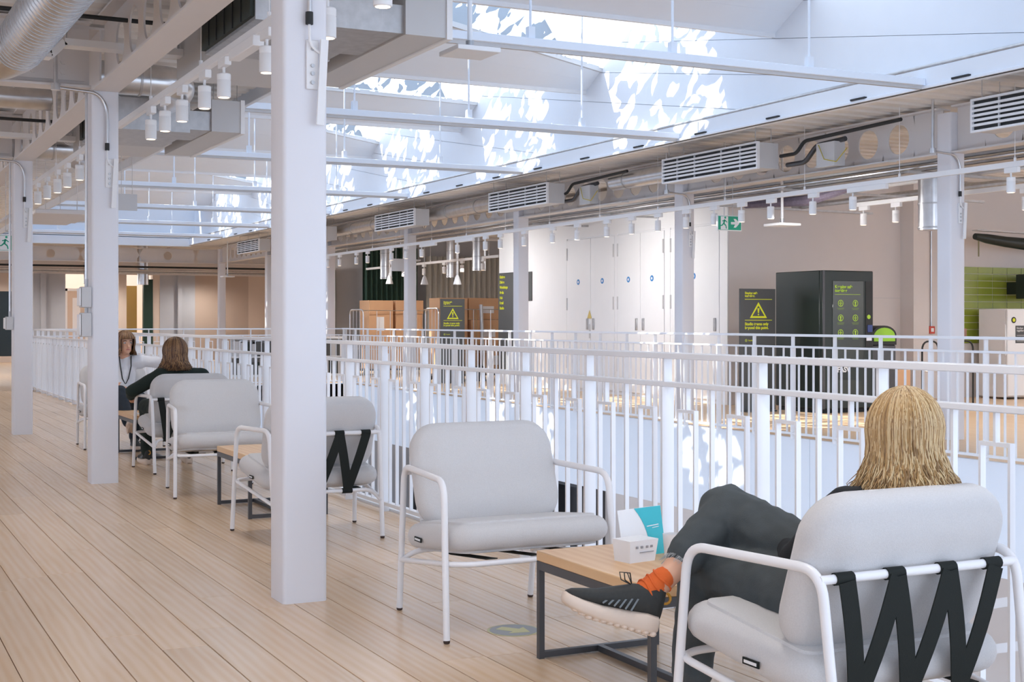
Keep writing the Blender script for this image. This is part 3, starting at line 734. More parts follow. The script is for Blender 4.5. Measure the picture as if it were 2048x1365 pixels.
for k in range(6):
    y = 9.5+k*2.3
    t = MB().bar((10.8, y, 2.93), (14.5, y+.2, 2.93), .05, .03).build('strut', M['galvd']); T(t, 'thin steel strut under the far ceiling, '+ORD[k]+' from the right', 'strut', 'far ceiling struts')

# ------------------------------------------------------------------ spotlight tracks
sp_body = MB().lathe([(.0, 0), (.038, 0), (.043, .004), (.043, .105), (.0415, .108), (.0415, .111), (.043, .114), (.043, .145), (.039, .150), (0, .150)], n=20).mesh('lamp_body', M['white'], 35)
sp_lens = MB().lathe([(0, -.001), (.034, -.001), (.034, .004), (0, .004)], n=18).mesh('lens', M['lens'])
sp_stem = MB().cyl((0, 0, .15), (0, 0, .19), .009, n=8).mesh('stem', M['white'])
sp_ad = MB().bbox(-.022, -.10, .19, .022, .07, .245, .004).mesh('adaptor', M['white'])
def spot(x, y, z, rz, label, group):
    t = empty('spotlight', (x, y, z-.245), rz); T(t, label, 'spotlight', group)
    put('lamp_body', sp_body, t); put('lens', sp_lens, t); put('stem', sp_stem, t); put('adaptor', sp_ad, t); return t
def track(x, y0, y1, z, label):
    t = empty('lighting_track', (x, y0, z)); T(t, label, 'track', 'lighting tracks')
    MB().bbox(-.02, 0, 0, .02, y1-y0, .055, .003).build('track_bar', M['white'], t)
    k = .5
    while k < y1-y0: MB().cyl((0, k, .055), (0, k, .09), .013, n=8).cyl((0, k, .09), (0, k, 3.555-z), .003, n=5).build('suspension', M['white'], t); k += 1.6
    return t
track(2.2, 5.4, 12.0, 2.90, 'white lighting track above the near walkway, nearest run')
for i, y in enumerate((5.73, 6.49, 7.0, 7.55, 8.5, 9.0, 9.65, 10.2, 10.7)):
    spot(2.2, y, 2.90, 0, 'white cylinder spotlight on the nearest track, '+ORD[8-i]+' counting from the left', 'spotlights of the nearest track')
T(MB().bbox(2.165, 7.72, 2.84, 2.235, 8.25, 2.905, .004).build('track_driver', M['white']), 'white driver box under the nearest lighting track', 'driver box')
track(2.2, 13.6, 20.0, 2.90, 'white lighting track above the near walkway, second run')
for i, y in enumerate((14.1, 14.9, 15.6, 16.4, 17.2, 18.0)):
    spot(2.2, y, 2.90, 0, 'white cylinder spotlight on the second near track, '+ORD[5-i]+' counting from the left', 'spotlights of the second near track')
track(10.25, 7.6, 33.0, 2.745, 'long white lighting track passing in front of the far columns')
ys_ = [9.75, 12.05, 12.75, 13.55, 14.15, 14.75, 15.4, 16.1, 16.8, 17.5, 18.4, 19.2, 20.2, 21.1, 21.7, 22.9, 24.6, 25.4, 26.2, 27.6, 28.3, 29.4, 30.2, 31.0]
for i, y in enumerate(ys_):
    spot(10.25, y, 2.745, 0, 'white cylinder spotlight on the long far track, '+ORD[i]+' counting from the right', 'spotlights of the long far track')
for i, y in enumerate((11.5, 22.2, 23.9)):
    T(MB().bbox(10.22, y, 2.69, 10.28, y+.62, 2.75, .004).build('track_driver', M['white']), 'white driver box under the long far track, '+ORD[i]+' from the right', 'driver box')
track(12.0, 9.0, 14.1, 2.745, 'short white lighting track behind the fridge column')
for i, y in enumerate((11.2, 12.3, 13.3, 13.9)):
    spot(12.0, y, 2.745, 0, 'white cylinder spotlight on the short rear track, '+ORD[i]+' counting from the right', 'spotlights of the short rear track')
track(12.6, 26.0, 34.0, 2.60, 'white lighting track above the box trolleys')
for i, y in enumerate((26.8, 27.9, 28.9, 30.1, 31.4, 32.6)):
    spot(12.6, y, 2.60, 0, 'white cylinder spotlight above the box trolleys, '+ORD[i]+' counting from the right', 'spotlights above the trolleys')

# light thrown by the track spotlights, and fill lamps added away from the tracks
def throw(x, y, z, w, tilt=(0, 0)):
    ld = bpy.data.lights.new('spot_and_fill_lamp', 'SPOT'); ld.energy = w; ld.color = (1, .955, .92); ld.spot_size = R(172); ld.spot_blend = 1; ld.shadow_soft_size = .12
    o = bpy.data.objects.new('spot_and_fill_lamp', ld); C.objects.link(o); o.location = (x, y, z); o.rotation_euler = (tilt[0], tilt[1], 0)
for y in (3.3, 8.5, 13.6, 18.6, 23.6): throw(2.2, y, 2.62, 42)
for y in (8.4, 13.5, 18.5, 23.6, 28.6, 33.7): throw(10.25, y, 2.47, 85, (0, R(-55)))
for x, y in ((4.5, 42.6), (7.5, 42.9), (10.5, 42.9), (3, 33), (13.5, 38)): throw(x, y, 2.6, 110)  # added fill lamps brightening the far end, no fixtures there
for x, y in ((12.0, 12.3), (14.5, 13.8), (17.0, 14.0), (12.6, 27.9), (12.6, 31.4), (14.5, 31.5)): throw(x, y, 2.45, 90)  # rear track lamps; those by the back wall and deeper store are added fill
# pendant lamps
shade_me = MB().lathe([(.010, .19), (.022, .186), (.042, .145), (.074, .045), (.084, .0), (.078, .0), (.066, .05), (.036, .137), (0, .178)], n=24).mesh('shade', M['white'])
for x, y, z, l in ((11.2, 28.75, 2.09, 'left of the far column'), (11.4, 27.2, 2.04, 'just right of the far column'), (11.1, 24.8, 1.98, 'in front of the grey curtain'), (11.6, 39.6, 2.05, 'deep at the far end wall')):
    pd = empty('pendant_lamp', (x, y, z)); T(pd, 'white bell pendant lamp '+l, 'pendant lamp', 'white pendant lamps')
    put('shade', shade_me, pd); MB().cyl((0, 0, .18), (0, 0, 3.57-z), .005, n=6).build('flex', M['fcu'], pd); MB().cyl((0, 0, .18), (0, 0, .24), .016, n=8).build('cap', M['fcu'], pd)
# flat antenna plates on poles
for x, y, z, zt, l in ((4.15, 9.05, 3.19, 5.2, 'hanging in the skylight at top centre'), (11.0, 14.3, 2.48, 3.57, 'over the exit sign wall'), (10.95, 26.9, 2.52, 3.57, 'in front of the grey curtain'), (10.2, 39.0, 2.52, 3.57, 'at the far end of the void')):
    ap = empty('antenna_panel', (x, y, z)); T(ap, 'flat white square plate on a pole '+l, 'antenna', 'flat plates on poles')
    MB().bbox(-.17, -.17, 0, .17, .17, .035, .004).build('plate', M['white'], ap)
    MB().cyl((0, 0, .035), (0, 0, .10), .03, n=12).build('joint', M['galvd'], ap); MB().cyl((0, 0, .1), (0, 0, zt-z), .018, n=12).build('pole', M['white'], ap)

# ------------------------------------------------------------------ near ceiling services
def spiral(name, p0, p1, r, label, cap=True):
    t = empty(name); T(t, label, 'duct'); P0, P1 = Vector(p0), Vector(p1); d = (P1-P0); n = max(2, int(d.length/.085)); d /= n
    MB().cyl(P0, P1, r, n=24).build('duct_run', M['galv'], t)
    sm = MB()
    for k in range(n): q = P0+d*k; sm.cyl(q, q+d.normalized()*.008, r+.004, n=24)
    o = sm.build('spiral_seam', M['galvd'], t); o['kind'] = 'stuff'; return t
spiral('spiral_duct', (1.13, 9.75, 3.11), (1.17, 6.3, 3.11), .165, 'big spiral steel duct at the top left corner')
t = empty('duct_elbow'); T(t, 'steel duct elbow dropping from the big spiral duct', 'duct')
MB().tube([(1.13, 9.76, 3.11), (1.11, 9.86, 3.10), (1.05, 9.96, 3.08), (.95, 10.03, 3.06), (.5, 10.05, 3.04)], .165, 20).build('elbow', M['galv'], t)
for i, y in enumerate((11.705, 16.775)):
    t = empty('branch_duct', (0, y, 3.285)); T(t, 'round branch duct with elbow feeding the near ventilation unit, '+ORD[i]+' from the camera', 'duct', 'branch ducts')
    MB().cyl((-1, 0, 0), (2.30, 0, 0), .135, n=22).build('duct_run', M['galv'], t)
    MB().tube(fillet([(2.30, 0, 0), (2.62, 0, 0), (2.72, .28, -.02), (2.72, .8, -.02)], .18, 6), .132, 20).build('elbow', M['galv'], t)
    for x in (.4, 1.3, 2.1, 2.3): MB().cyl((x, 0, 0), (x+.02, 0, 0), .141, n=22).build('seam', M['galvd'], t)
spiral('flex_duct', (2.45, 16.4, 3.38), (2.45, 13.7, 3.38), .10, 'flexible silver duct beside the second near track')
for i, (y, z) in enumerate(((10.2, 3.20), (15.2, 3.16))):
    t = empty('cable_tray', (0, y, z)); T(t, 'kinked perforated cable tray crossing the near walkway, '+('nearer' if i == 0 else 'farther')+' one', 'cable tray')
    pts = [(-3, 0, -.075), (1.39, 0, -.075), (1.48, 0, .02), (2.9, 0, .01)]
    for a, b_ in zip(pts, pts[1:]):
        MB().bar(a, b_, .14, .006).build('tray_bed', M['white'], t)
        for s in (-.07, .07): MB().bar((a[0], s, a[2]+.022), (b_[0], s, b_[2]+.022), .004, .05).build('tray_side', M['white'], t)
    for q in range(4): MB().tube([(p[0], -.045+.03*q, p[2]+.02) for p in pts], .010, 6).build('cable', M['dark'], t)
    for x in (.9, 1.5, 2.3): MB().cyl((x, 0, .03), (x, 0, 3.58-z), .005, n=6).build('hanger_rod', M['galvd'], t)
for i, (y, z) in enumerate(((9.0, 3.43), (9.9, 3.40), (14.2, 3.25))):
    T(MB().cyl((-3, y, z), (3.0, y, z-.02), .016, n=8).build('black_pipe', M['dark']), 'thin black pipe crossing the near ceiling, '+ORD[i]+' from the camera', 'pipe', 'black near ceiling pipes')
T(MB().cyl((-3, 13.2, 3.30), (1.80, 13.2, 3.30), .11, n=18).build('steel_duct', M['galv']), 'small round steel duct left of the second column', 'duct')
# conduit sets at the columns
def conduit(x, y, s, label):
    t = empty('conduit', (x, y, 0)); T(t, label, 'conduit', 'conduits at the columns')
    MB().tube(fillet([(-.35*s, -.125, 3.02), (-.06*s, -.125, 3.0), (.01*s, -.125, 2.9), (.01*s, -.125, 2.62)], .10, 6), .0125, 10).build('tube', M['galv'], t)
    MB().cyl((.01*s, -.125, 2.565), (.01*s, -.125, 2.62), .017, n=10).build('gland', M['dark'], t)
    MB().tube(fillet([(.01*s, -.125, 2.57), (.01*s, -.13, 2.47), (.075*s, -.13, 2.43)], .04, 4), .006, 6).build('lead', M['white'], t)
    br = MB().bbox(.00, -.115, 2.28, .055, -.103, 2.50, .003).build('bracket_plate', M['white'], t)
    for z in (2.31, 2.35, 2.385, 2.46): MB().cyl((.028, -.115, z), (.028, -.124, z), .009, n=8).build('bolt', M['galvd'], br)
    MB().bar((.075, -.14, 2.50), (.055, -.14, 2.12), .035, .012, up=(0, 1, 0)).build('flat_bar', M['white'], t)
    MB().cyl((-.37*s, -.125, 3.0), (-.37*s, -.125, 3.05), .035, n=14).cyl((-.37*s, -.125, 3.05), (-.37*s, -.125, 3.56), .016, n=10).build('drop_tube', M['galv'], t)
    return t
conduit(XN, 5.95, 1, 'bent steel conduit with bracket plate on the nearest column')
conduit(XN, 10.93, 1, 'bent steel conduit with bracket plate on the middle column')
conduit(XN, 16.0, 1, 'bent steel conduit with bracket plate on the left column')
conduit(XF, 10.93, 1, 'bent steel conduit with bracket plate on the fridge column')
conduit(XF, 16.0, 1, 'bent steel conduit with bracket plate on the exit sign column')
# switch boxes
def swbox(x, y, z0, z1, label):
    t = empty('switch_box', (x, y, 0)); T(t, label, 'switch box', 'grey switch boxes')
    MB().bbox(-.075, -.06, z0, 0, .06, z1, .005).build('box', M['fcu'], t); MB().bbox(-.092, -.055, z0+.012, -.077, .055, z1-.012, .004).build('cover', M['white'], t)
    MB().cyl((-.03, 0, z1), (-.03, 0, z1+.06), .014, n=8).build('gland', M['galvd'], t)
swbox(XN-.103, 10.88, 1.13, 1.315, 'lower grey switch box on the middle column')
swbox(XN-.103, 10.88, 1.355, 1.515, 'upper grey switch box on the middle column')
swbox(XN-.103, 15.95, 1.155, 1.30, 'grey switch box on the left column')
for k, (y, z) in enumerate(((10.88, 1.57), (15.95, 1.36))):
    T(MB().cyl((XN-.133, y, z), (XN-.133, y, 3.02), .011, n=8).build('riser_conduit', M['galv']), 'vertical conduit rising from the switch box on the '+('middle' if k == 0 else 'left')+' column', 'conduit')
# pennant sign hanging behind the middle column
T(MB().box(3.08, 17.0, 2.60, 3.33, 17.02, 2.80).box(3.14, 17.005, 2.8, 3.146, 17.015, 3.6).box(3.27, 17.005, 2.8, 3.276, 17.015, 3.6).build('hanging_sign', M['fcu']), 'grey hanging panel behind the middle column', 'sign')
# perforated radiant panels at far left
for k in range(3):
    T(MB().bbox(2.3, 18.2+k*1.5, 2.62+.07*k, 3.1+.1*k, 19.4+k*1.5, 2.68+.07*k, .01).cyl((2.5, 18.8+k*1.5, 2.66+.07*k), (2.5, 18.8+k*1.5, 3.575), .005, n=6).cyl((2.9, 18.8+k*1.5, 2.66+.07*k), (2.9, 18.8+k*1.5, 3.575), .005, n=6).build('acoustic_raft', M['beam']), 'flat pale ceiling raft left of the middle column, '+ORD[k]+' from the camera', 'ceiling raft', 'ceiling rafts')

# ------------------------------------------------------------------ exit signs
def exit_sign(p, rz, w, h, label, flip=False):
    t = empty('exit_sign', p, rz); T(t, label, 'exit sign')
    MB().bbox(0, 0, 0, w, .03, h, .003).build('sign_box', M['white'], t)
    MB().box(.012, -.002, .012, w-.012, 0, h-.012).build('green_face', M['exitgreen'], t)
    MB().box(w*.13, -.0035, .016, w*.43, -.002, h-.016).build('door_symbol', M['paper'], t)
    f = MB()
    def ln(a, b, tk): f.bar((a[0]*w, -.0045, a[1]*h), (b[0]*w, -.0045, b[1]*h), .002, tk*h, up=(-(b[1]-a[1])*h, 0, (b[0]-a[0])*w))
    ln((.29, .72), (.25, .46), .11); ln((.25, .48), (.34, .32), .08); ln((.34, .32), (.36, .14), .07); ln((.25, .48), (.17, .33), .08); ln((.17, .33), (.09, .33), .07); ln((.29, .68), (.39, .55), .06); ln((.28, .66), (.19, .62), .06)
    f.cyl((.31*w, -.0035, .84*h), (.31*w, -.0055, .84*h), .07*h, n=10)
    f.build('running_figure', M['exitgreen'], t)
    A = [(.55, .42), (.72, .42), (.66, .22), (.75, .22), (.90, .5), (.75, .78), (.66, .78), (.72, .58), (.55, .58)]
    MB().prism([(x*w, -.0022, z*h) for x, z in A], (0, -.0015, 0)).build('arrow', M['paper'], t)
    MB().cyl((w*.3, .015, h), (w*.3, .015, 3.57-p[2]), .004, n=6).cyl((w*.65, .015, h), (w*.65, .015, 3.57-p[2]), .004, n=6).build('hangers', M['galvd'], t)
exit_sign((10.20, 14.6, 2.42), 0, .38, .20, 'green and white exit sign with running figure hanging at the far column')
exit_sign((1.72, 17.2, 2.08), 0, .40, .20, 'green and white exit sign at the left edge of the picture')
# ------------------------------------------------------------------ far walkway objects
def text(body, p, rz, size, m, parent, name='lettering', sx=1.0, sp=1.0, bold=.0):
    cu = bpy.data.curves.new(name, 'FONT'); cu.body = body; cu.size = size; cu.extrude = .001; cu.space_line = sp; cu.offset = bold
    tmp = bpy.data.objects.new(name, cu); C.objects.link(tmp); dg = bpy.context.evaluated_depsgraph_get(); me = bpy.data.meshes.new_from_object(tmp.evaluated_get(dg)); bpy.data.objects.remove(tmp)
    me.name = name; me.materials.clear(); me.materials.append(m); o = bpy.data.objects.new(name, me); C.objects.link(o)
    o.parent = parent; o.location = p; o.rotation_euler = (R(90), 0, rz); o.scale = (sx, 1, 1); return o
def warn_sign(p, rz, label, w=.60, h=1.70):
    t = empty('sign_board', p, rz); T(t, label, 'sign', 'charcoal warning boards')
    MB().bbox(0, 0, .02, w, .03, h, .003).build('board', M['signgrey'], t); MB().box(.05, -.1, 0, w-.05, .14, .02).build('foot', M['signgrey'], t)
    f = -.002; m = w*.13; k_ = w/.6
    text('Staying safe\ntogether.', (m, f, 1.625), 0, .046*k_, M['yellow'], t, sp=.85, bold=.0015)
    MB().box(m, f-.001, 1.550, w-m*.8, f, 1.558).build('rule', M['yellow'], t)
    c = w*.51; z0 = 1.295; z1 = 1.515; hw = .145*k_
    tri = MB(); o_ = [(c-hw, z0), (c+hw, z0), (c, z1)]; i_ = [(c-hw*.72, z0+.026), (c+hw*.72, z0+.026), (c, z1-.048)]
    vs = [(x, f-.001, z) for x, z in o_+i_]+[(x, f, z) for x, z in o_+i_]
    fs = []
    for k in range(3):
        l = (k+1) % 3; fs += [(k, l, 3+l, 3+k), (6+k, 9+k, 9+l, 6+l), (k, 6+k, 6+l, l), (3+k, 3+l, 9+l, 9+k)]
    tri.add(vs, fs).build('warning_triangle', M['yellow'], t)
    MB().prism([(c-.018, f-.001, z1-.085), (c+.018, f-.001, z1-.085), (c+.008, f-.001, z0+.068), (c-.008, f-.001, z0+.068)], (0, .001, 0)).cyl((c, f-.001, z0+.048), (c, f, z0+.048), .012, n=10).build('exclamation_mark', M['yellow'], t)
    MB().box(m, f-.001, 1.262, w-m*.8, f, 1.270).build('rule', M['yellow'], t)
    text('Studio teams only\nbeyond this point.', (m, f, 1.195), 0, .055*k_, M['yellow'], t, sp=.95, bold=.0018)
    MB().cyl((m+.02, f, .985), (m+.02, f-.001, .985), .022, n=16).build('emblem', mat('dim_green_print', srgb('#8f9a4a'), .5), t)
    text('Studio', (m+.055, f, .975), 0, .032, M['yellow'], t)
    return t
warn_sign((11.17, 15.45, 0), R(0), 'charcoal warning board with yellow triangle beside the black vending machine')
warn_sign((10.95, 25.3, 0), R(-12), 'charcoal warning board with yellow triangle in front of the box trolleys', .5, 1.70)

# vending machine
vm = empty('vending_machine', (11.96, 14.72, 0)); T(vm, 'tall black vending machine with green icons against the beige wall', 'vending machine')
MB().bbox(0, .02, .06, .88, .98, 1.94, .01).build('cabinet', M['machine'], vm)
MB().box(.03, .05, 0, .85, .95, .06).build('plinth', M['dark'], vm)
dr = MB().bbox(.0, -.05, .06, .88, .02, 1.94, .012).build('door', M['machine'], vm)
MB().bbox(.165, -.058, .62, .70, -.05, 1.80, .004).build('glass_screen', M['screen'], dr)
MB().box(.0, -.055, .06, .035, -.048, 1.94).build('edge_strip', M['steel'], dr)
text('Keeping safe\ntogether', (.20, -.061, 1.70), 0, .06, M['greenprint'], dr, sp=.85, bold=.002)
MB().box(.20, -.0605, 1.612, .64, -.0595, 1.618).build('rule', M['greenprint'], dr)
for r_ in range(3):
    for c_ in range(2):
        cx, cz = .30+.255*c_, 1.495-.20*r_
        ring = MB(); n = 24
        vs = [(cx+rr*math.cos(2*math.pi*k/n), yy, cz+rr*math.sin(2*math.pi*k/n)) for yy in (-.0605, -.0595) for rr in (.046, .037) for k in range(n)]
        fs = []
        for k in range(n):
            l = (k+1) % n; fs += [(k, l, n+l, n+k), (2*n+k, 3*n+k, 3*n+l, 2*n+l), (k, 2*n+k, 2*n+l, l), (n+k, n+l, 3*n+l, 3*n+k)]
        ring.add(vs, fs).build('icon_ring', M['greenprint'], dr)
        g = MB()
        if (r_+c_) % 2: g.cyl((cx, -.0605, cz+.012), (cx, -.0595, cz+.012), .016, n=10).box(cx-.010, -.0605, cz-.034, cx+.010, -.0595, cz)
        else: g.box(cx-.007, -.0605, cz-.03, cx+.007, -.0595, cz+.03).box(cx-.024, -.0605, cz-.006, cx+.024, -.0595, cz+.006)
        g.build('icon', M['greenprint'], dr)
        MB().box(cx-.06, -.0605, cz-.072, cx+.06, -.0595, cz-.065).box(cx-.05, -.0605, cz-.088, cx+.05, -.0595, cz-.082).build('caption', mat('caption_green', srgb('#6f8a3a'), .5), dr)
cp = MB().box(.74, -.057, .9, .86, -.05, 1.8).build('control_panel', M['dark'], dr)
MB().cyl((.79, -.057, 1.31), (.79, -.062, 1.31), .03, n=14).build('green_badge', M['greenprint'], cp)
MB().bbox(.765, -.068, 1.10, .85, -.057, 1.20, .003).build('card_reader', mat('navy_screen', srgb('#2d3f7a'), .3), cp)
MB().bbox(.745, -.066, .98, .84, -.057, 1.045, .003).build('coin_plate', M['galv'], cp)
MB().box(.2, -.06, .25, .66, -.052, .45).build('hatch', M['screen'], dr)
text('FASV', (.24, -.0615, .56), 0, .10, M['paper'], dr, bold=.004)
# bin with lime lid beside it
bn = empty('litter_bin', (13.15, 15.0, 0)); T(bn, 'dark grey bin with a lime green hood right of the vending machine', 'bin')
MB().bbox(-.22, -.2, 0, .22, .2, .92, .02).build('bin_body', M['steel'], bn)
pr = [(-.22, .92), (.22, .92), (.22, 1.05)] + [(.22*math.cos(R(a)), 1.05+.14*math.sin(R(a))) for a in range(15, 181, 15)] + [(-.22, 1.05)]
MB().prism([(x, -.2, z) for x, z in pr], (0, .4, 0)).build('hood', M['dark'], bn)
pr = [(-.19, .97), (.19, .97)] + [(.19*math.cos(R(a)), 1.04+.12*math.sin(R(a))) for a in range(0, 181, 15)]
MB().prism([(x, -.206, z) for x, z in pr], (0, .008, 0)).build('lime_panel', mat('lime_plastic', srgb('#8cc02c'), .4), bn)
T(MB().bbox(13.45, 15.2, 0, 14.0, 15.7, .55, .01).build('cardboard_box', M['card']), 'cardboard box on the floor behind the blonde woman', 'box')
# bicycle-like trolley wheels (chrome stand) near the alarm
bs = empty('clothes_stand', (15.1, 15.6, 0)); T(bs, 'chrome framed stand with two brown cards under the red alarm', 'stand')
for s in (-.35, .35): MB().tube(fillet([(s-.16, 0, 0), (s-.16, 0, .95), (s+.16, 0, .95), (s+.16, 0, 0)], .14, 5), .014, 8).build('hoop', M['dark'], bs)
MB().cyl((-.5, 0, .5), (.5, 0, .5), .012, n=8).build('cross_bar', M['galv'], bs)
for s in (-.12, .18): MB().box(s, -.02, 1.0, s+.18, 0, 1.14).cyl((s+.09, -.01, .5), (s+.09, -.01, 1.0), .006, n=6).build('card', mat('brown_card', srgb('#8d6a5c'), .7), bs)
# alarm
al = empty('fire_alarm', (15.93, 16.85, 1.05)); T(al, 'red fire alarm call point on the back wall', 'alarm')
MB().bbox(-.06, -.05, 0, .06, 0, .12, .006).build('alarm_box', M['red'], al); MB().box(-.03, -.053, .03, .03, -.05, .09).build('glass', M['paper'], al)
MB().cyl((0, -.02, .12), (0, -.02, 2.3), .012, n=8).build('conduit', M['galv'], al)
# green tiles
tw = empty('tile_splashback', (16.62, 16.848, 0)); T(tw, 'lime green tiled splashback beside the fridge', 'tiles')
MB().box(0, -.012, .9, 3.0, 0, 2.15).build('grout', M['grout'], tw)
tm = MB().bbox(.004, -.02, .004, .321, -.012, .108, .002).mesh('tile', M['tile'])
for r_ in range(11):
    for c_ in range(9): put('tile', tm, tw, (.0+c_*.327, 0, 2.15-.115*(r_+1)))
# fridge
fg = empty('fridge', (16.78, 16.05, 0)); T(fg, 'white upright fridge at the right edge below the green tiles', 'fridge')
MB().bbox(0, .03, .03, .75, .6, 1.45, .01).build('cabinet', M['white'], fg)
fd = MB().bbox(0, -.02, .05, .75, .025, 1.45, .012).build('door', M['white'], fg)
MB().cyl((.13, -.02, 1.27), (.13, -.026, 1.27), .05, n=18).build('round_sticker', M['dark'], fd); MB().cyl((.13, -.026, 1.27), (.13, -.028, 1.27), .03, n=14).build('sticker_mark', M['yellow'], fd)
nt_ = MB().box(.17, -.026, .90, .52, -.02, 1.18).build('notice', M['signgrey'], fd)
text('Kitchen\ntogether', (.19, -.0275, 1.125), 0, .045, M['paper'], nt_, sp=.85)
for k in range(4): MB().box(.19, -.028, 1.02-.03*k, .46, -.0265, 1.028-.03*k).build('printed_line', M['fcu'], nt_)
MB().bbox(-.03, .0, .7, -.005, .03, 1.2, .006).build('handle', M['white'], fg)
T(MB().bbox(17.45, 16.2, 1.62, 18.4, 16.5, 2.02, .01).box(17.6, 16.5, 1.7, 18.2, 16.85, 1.9).build('microwave', M['machine']), 'black cabinet fixed over the fridge at the right edge', 'cabinet')
# rolled banner
t = empty('rolled_screen', (0, 16.2, 0)); T(t, 'rolled black projector screen sagging at the right edge', 'screen')
MB().tube([(16.25, 0, 2.60), (16.5, 0, 2.57), (16.9, 0, 2.53), (17.4, 0, 2.50), (18.5, 0, 2.50)], [.05, .075, .085, .10, .10], 14).build('roll', M['machine'], t)
MB().bar((16.25, 0, 2.70), (18.5, 0, 2.66), .12, .02).build('mount', M['fcu'], t); MB().cyl((16.33, 0, 2.28), (16.33, 0, 2.58), .012, n=6).build('cord', mat('khaki_cord', srgb('#8f8a6a'), .8), t)
# directory panel on the cupboard wall
dp = empty('directory_panel', (11.947, 24.62, 0)); T(dp, 'charcoal directory panel with yellow words on the white wall', 'sign')
MB().bbox(-.02, -.72, .3, 0, .02, 2.21, .002).build('panel', M['signgrey'], dp)
for k, w_ in enumerate(('Kitchen', 'Dishes', 'Workshops', 'Media', 'Hub', 'Retail', 'Studio')):
    text(w_, (-.024, -.05, 2.105-.103*k), R(-90), .075, M['yellow'], dp, bold=.003)
T(MB().bbox(11.93, 23.2, 1.64, 11.949, 23.62, 2.2, .002).build('wall_panel', M['signgrey']), 'small charcoal wall panel right of the directory column', 'sign')
# warning sticker on cupboard door
ws = empty('door_notice', (11.94, 20.98, 0)); T(ws, 'small yellow warning triangle notice on the cupboard doors', 'notice')
MB().prism([(-.004, -.08, 1.30), (-.004, .08, 1.30), (-.004, 0, 1.45)], (.002, 0, 0)).build('triangle', mat('ochre_print', srgb('#cdb46a'), .6), ws)
MB().box(-.004, -.02, .95, -.001, .02, 1.2).build('strip', M['fcu'], ws)

# curtains
def curtain(x0, x1, y, z0, z1, m, label, per=.13, amp=.05):
    b = MB(); n = int((x1-x0)/per*8); vs = []
    for k in range(n+1):
        x = x0+(x1-x0)*k/n; yy = y+amp*math.sin(2*math.pi*(x-x0)/per)+.02*math.sin(x*3.1)
        vs += [(x, yy, z0), (x, yy, z1)]
    for k in range(n+1):
        x = x0+(x1-x0)*k/n; yy = y+.012+amp*math.sin(2*math.pi*(x-x0)/per)+.02*math.sin(x*3.1); vs += [(x, yy, z0), (x, yy, z1)]
    o_ = 2*(n+1)
    b.add(vs, [(2*k, 2*k+2, 2*k+3, 2*k+1) for k in range(n)]+[(o_+2*k, o_+2*k+1, o_+2*k+3, o_+2*k+2) for k in range(n)])
    T(b.build('curtain', m, None, 80), label, 'curtain')
curtain(14.3, 16.8, 34.0, 0, 3.0, M['curtain'], 'grey pleated curtain behind the right trolley', .16)
curtain(12.5, 14.05, 34.0, 0, 3.2, M['gcurtain'], 'dark green pleated curtain behind the left trolley', .14)
T(MB().box(11.45, 34.3, 0, 11.85, 34.58, 2.6).build('dark_panel', darkgreen), 'dark green panel at the left end of the store wall', 'panel')
# trolleys and boxes
def trolley(p, rz, L, label):
    t = empty('roll_cage', p, rz); T(t, label, 'trolley', 'roll cages'); 
    for s in (0, L):
        MB().tube(fillet([(s, 0, .12), (s, 0, 1.52), (s, .7, 1.52), (s, .7, .12)], .12, 5), .016, 8).build('end_frame', M['galv'], t)
        for k in range(1, 4): MB().cyl((s, .175*k, .15), (s, .175*k, 1.5), .006, n=6).build('bar', M['galv'], t)
    for z in (.15, .6, 1.05, 1.5): MB().cyl((0, .7, z), (L, .7, z), .010, n=6).build('side_bar', M['galv'], t)
    for z in (.6, 1.5): MB().cyl((0, 0, z), (L, 0, z), .010, n=6).build('side_bar', M['galv'], t)
    for k in range(1, 5): MB().cyl((L*k/5, 0, .15), (L*k/5, 0, 1.5), .007, n=6).build('bar', M['galv'], t)
    MB().box(0, 0, .10, L, .7, .13).build('base', M['steel'], t)
    for x in (.08, L-.08):
        for y in (.08, .62): MB().cyl((x, y-.015, .05), (x, y+.015, .05), .05, n=14).build('wheel', M['dark'], t)
def cbox(x, y, z, w, d, h, rz, label):
    t = empty('cardboard_box', (x, y, z), rz); T(t, label, 'box', 'cardboard boxes on the trolleys')
    MB().bbox(0, 0, 0, w, d, h, .006).build('box_body', M['card'], t); MB().box(0, d/2-.03, h, w, d/2+.03, h+.0015).build('tape', mat('tape', srgb('#b99468'), .4), t)
    MB().box(w*.3, -.0015, h*.3, w*.62, 0, h*.62).build('shipping_label', M['paper'], t)
trolley((11.0, 29.9, 0), R(6), 1.75, 'steel roll cage of cardboard boxes left of the far column')
k = 0
for (x, y, z, w, d, h, l) in ((11.25, 30.05, .135, .75, .55, .58, 'bottom left'), (12.05, 30.1, .135, .6, .5, .58, 'bottom right'), (11.2, 30.05, .72, .62, .55, 1.02, 'tall upper left'), (11.9, 30.12, .72, .7, .5, .7, 'upper right'), (11.9, 30.12, 1.425, .72, .5, .32, 'topmost right')):
    cbox(x, y, z, w, d, h, R(4), l+' cardboard box on the left trolley')
trolley((11.3, 26.2, 0), R(0), 2.0, 'steel roll cage of cardboard boxes behind the warning board')
for (x, y, z, w, d, h, l) in ((11.4, 26.3, .135, .85, .55, .62, 'bottom left'), (12.35, 26.3, .135, .8, .55, .62, 'bottom right'), (11.36, 26.3, .76, .65, .55, .98, 'tall upper left'), (12.1, 26.3, .76, .9, .55, .52, 'middle right'), (12.06, 26.35, 1.285, .95, .5, .46, 'topmost open')):
    cbox(x, y, z, w, d, h, 0, l+' cardboard box on the right trolley')
mp_ = empty('mop', (12.05, 25.9, 0)); T(mp_, 'mop and broom standing in front of the right trolley', 'mop')
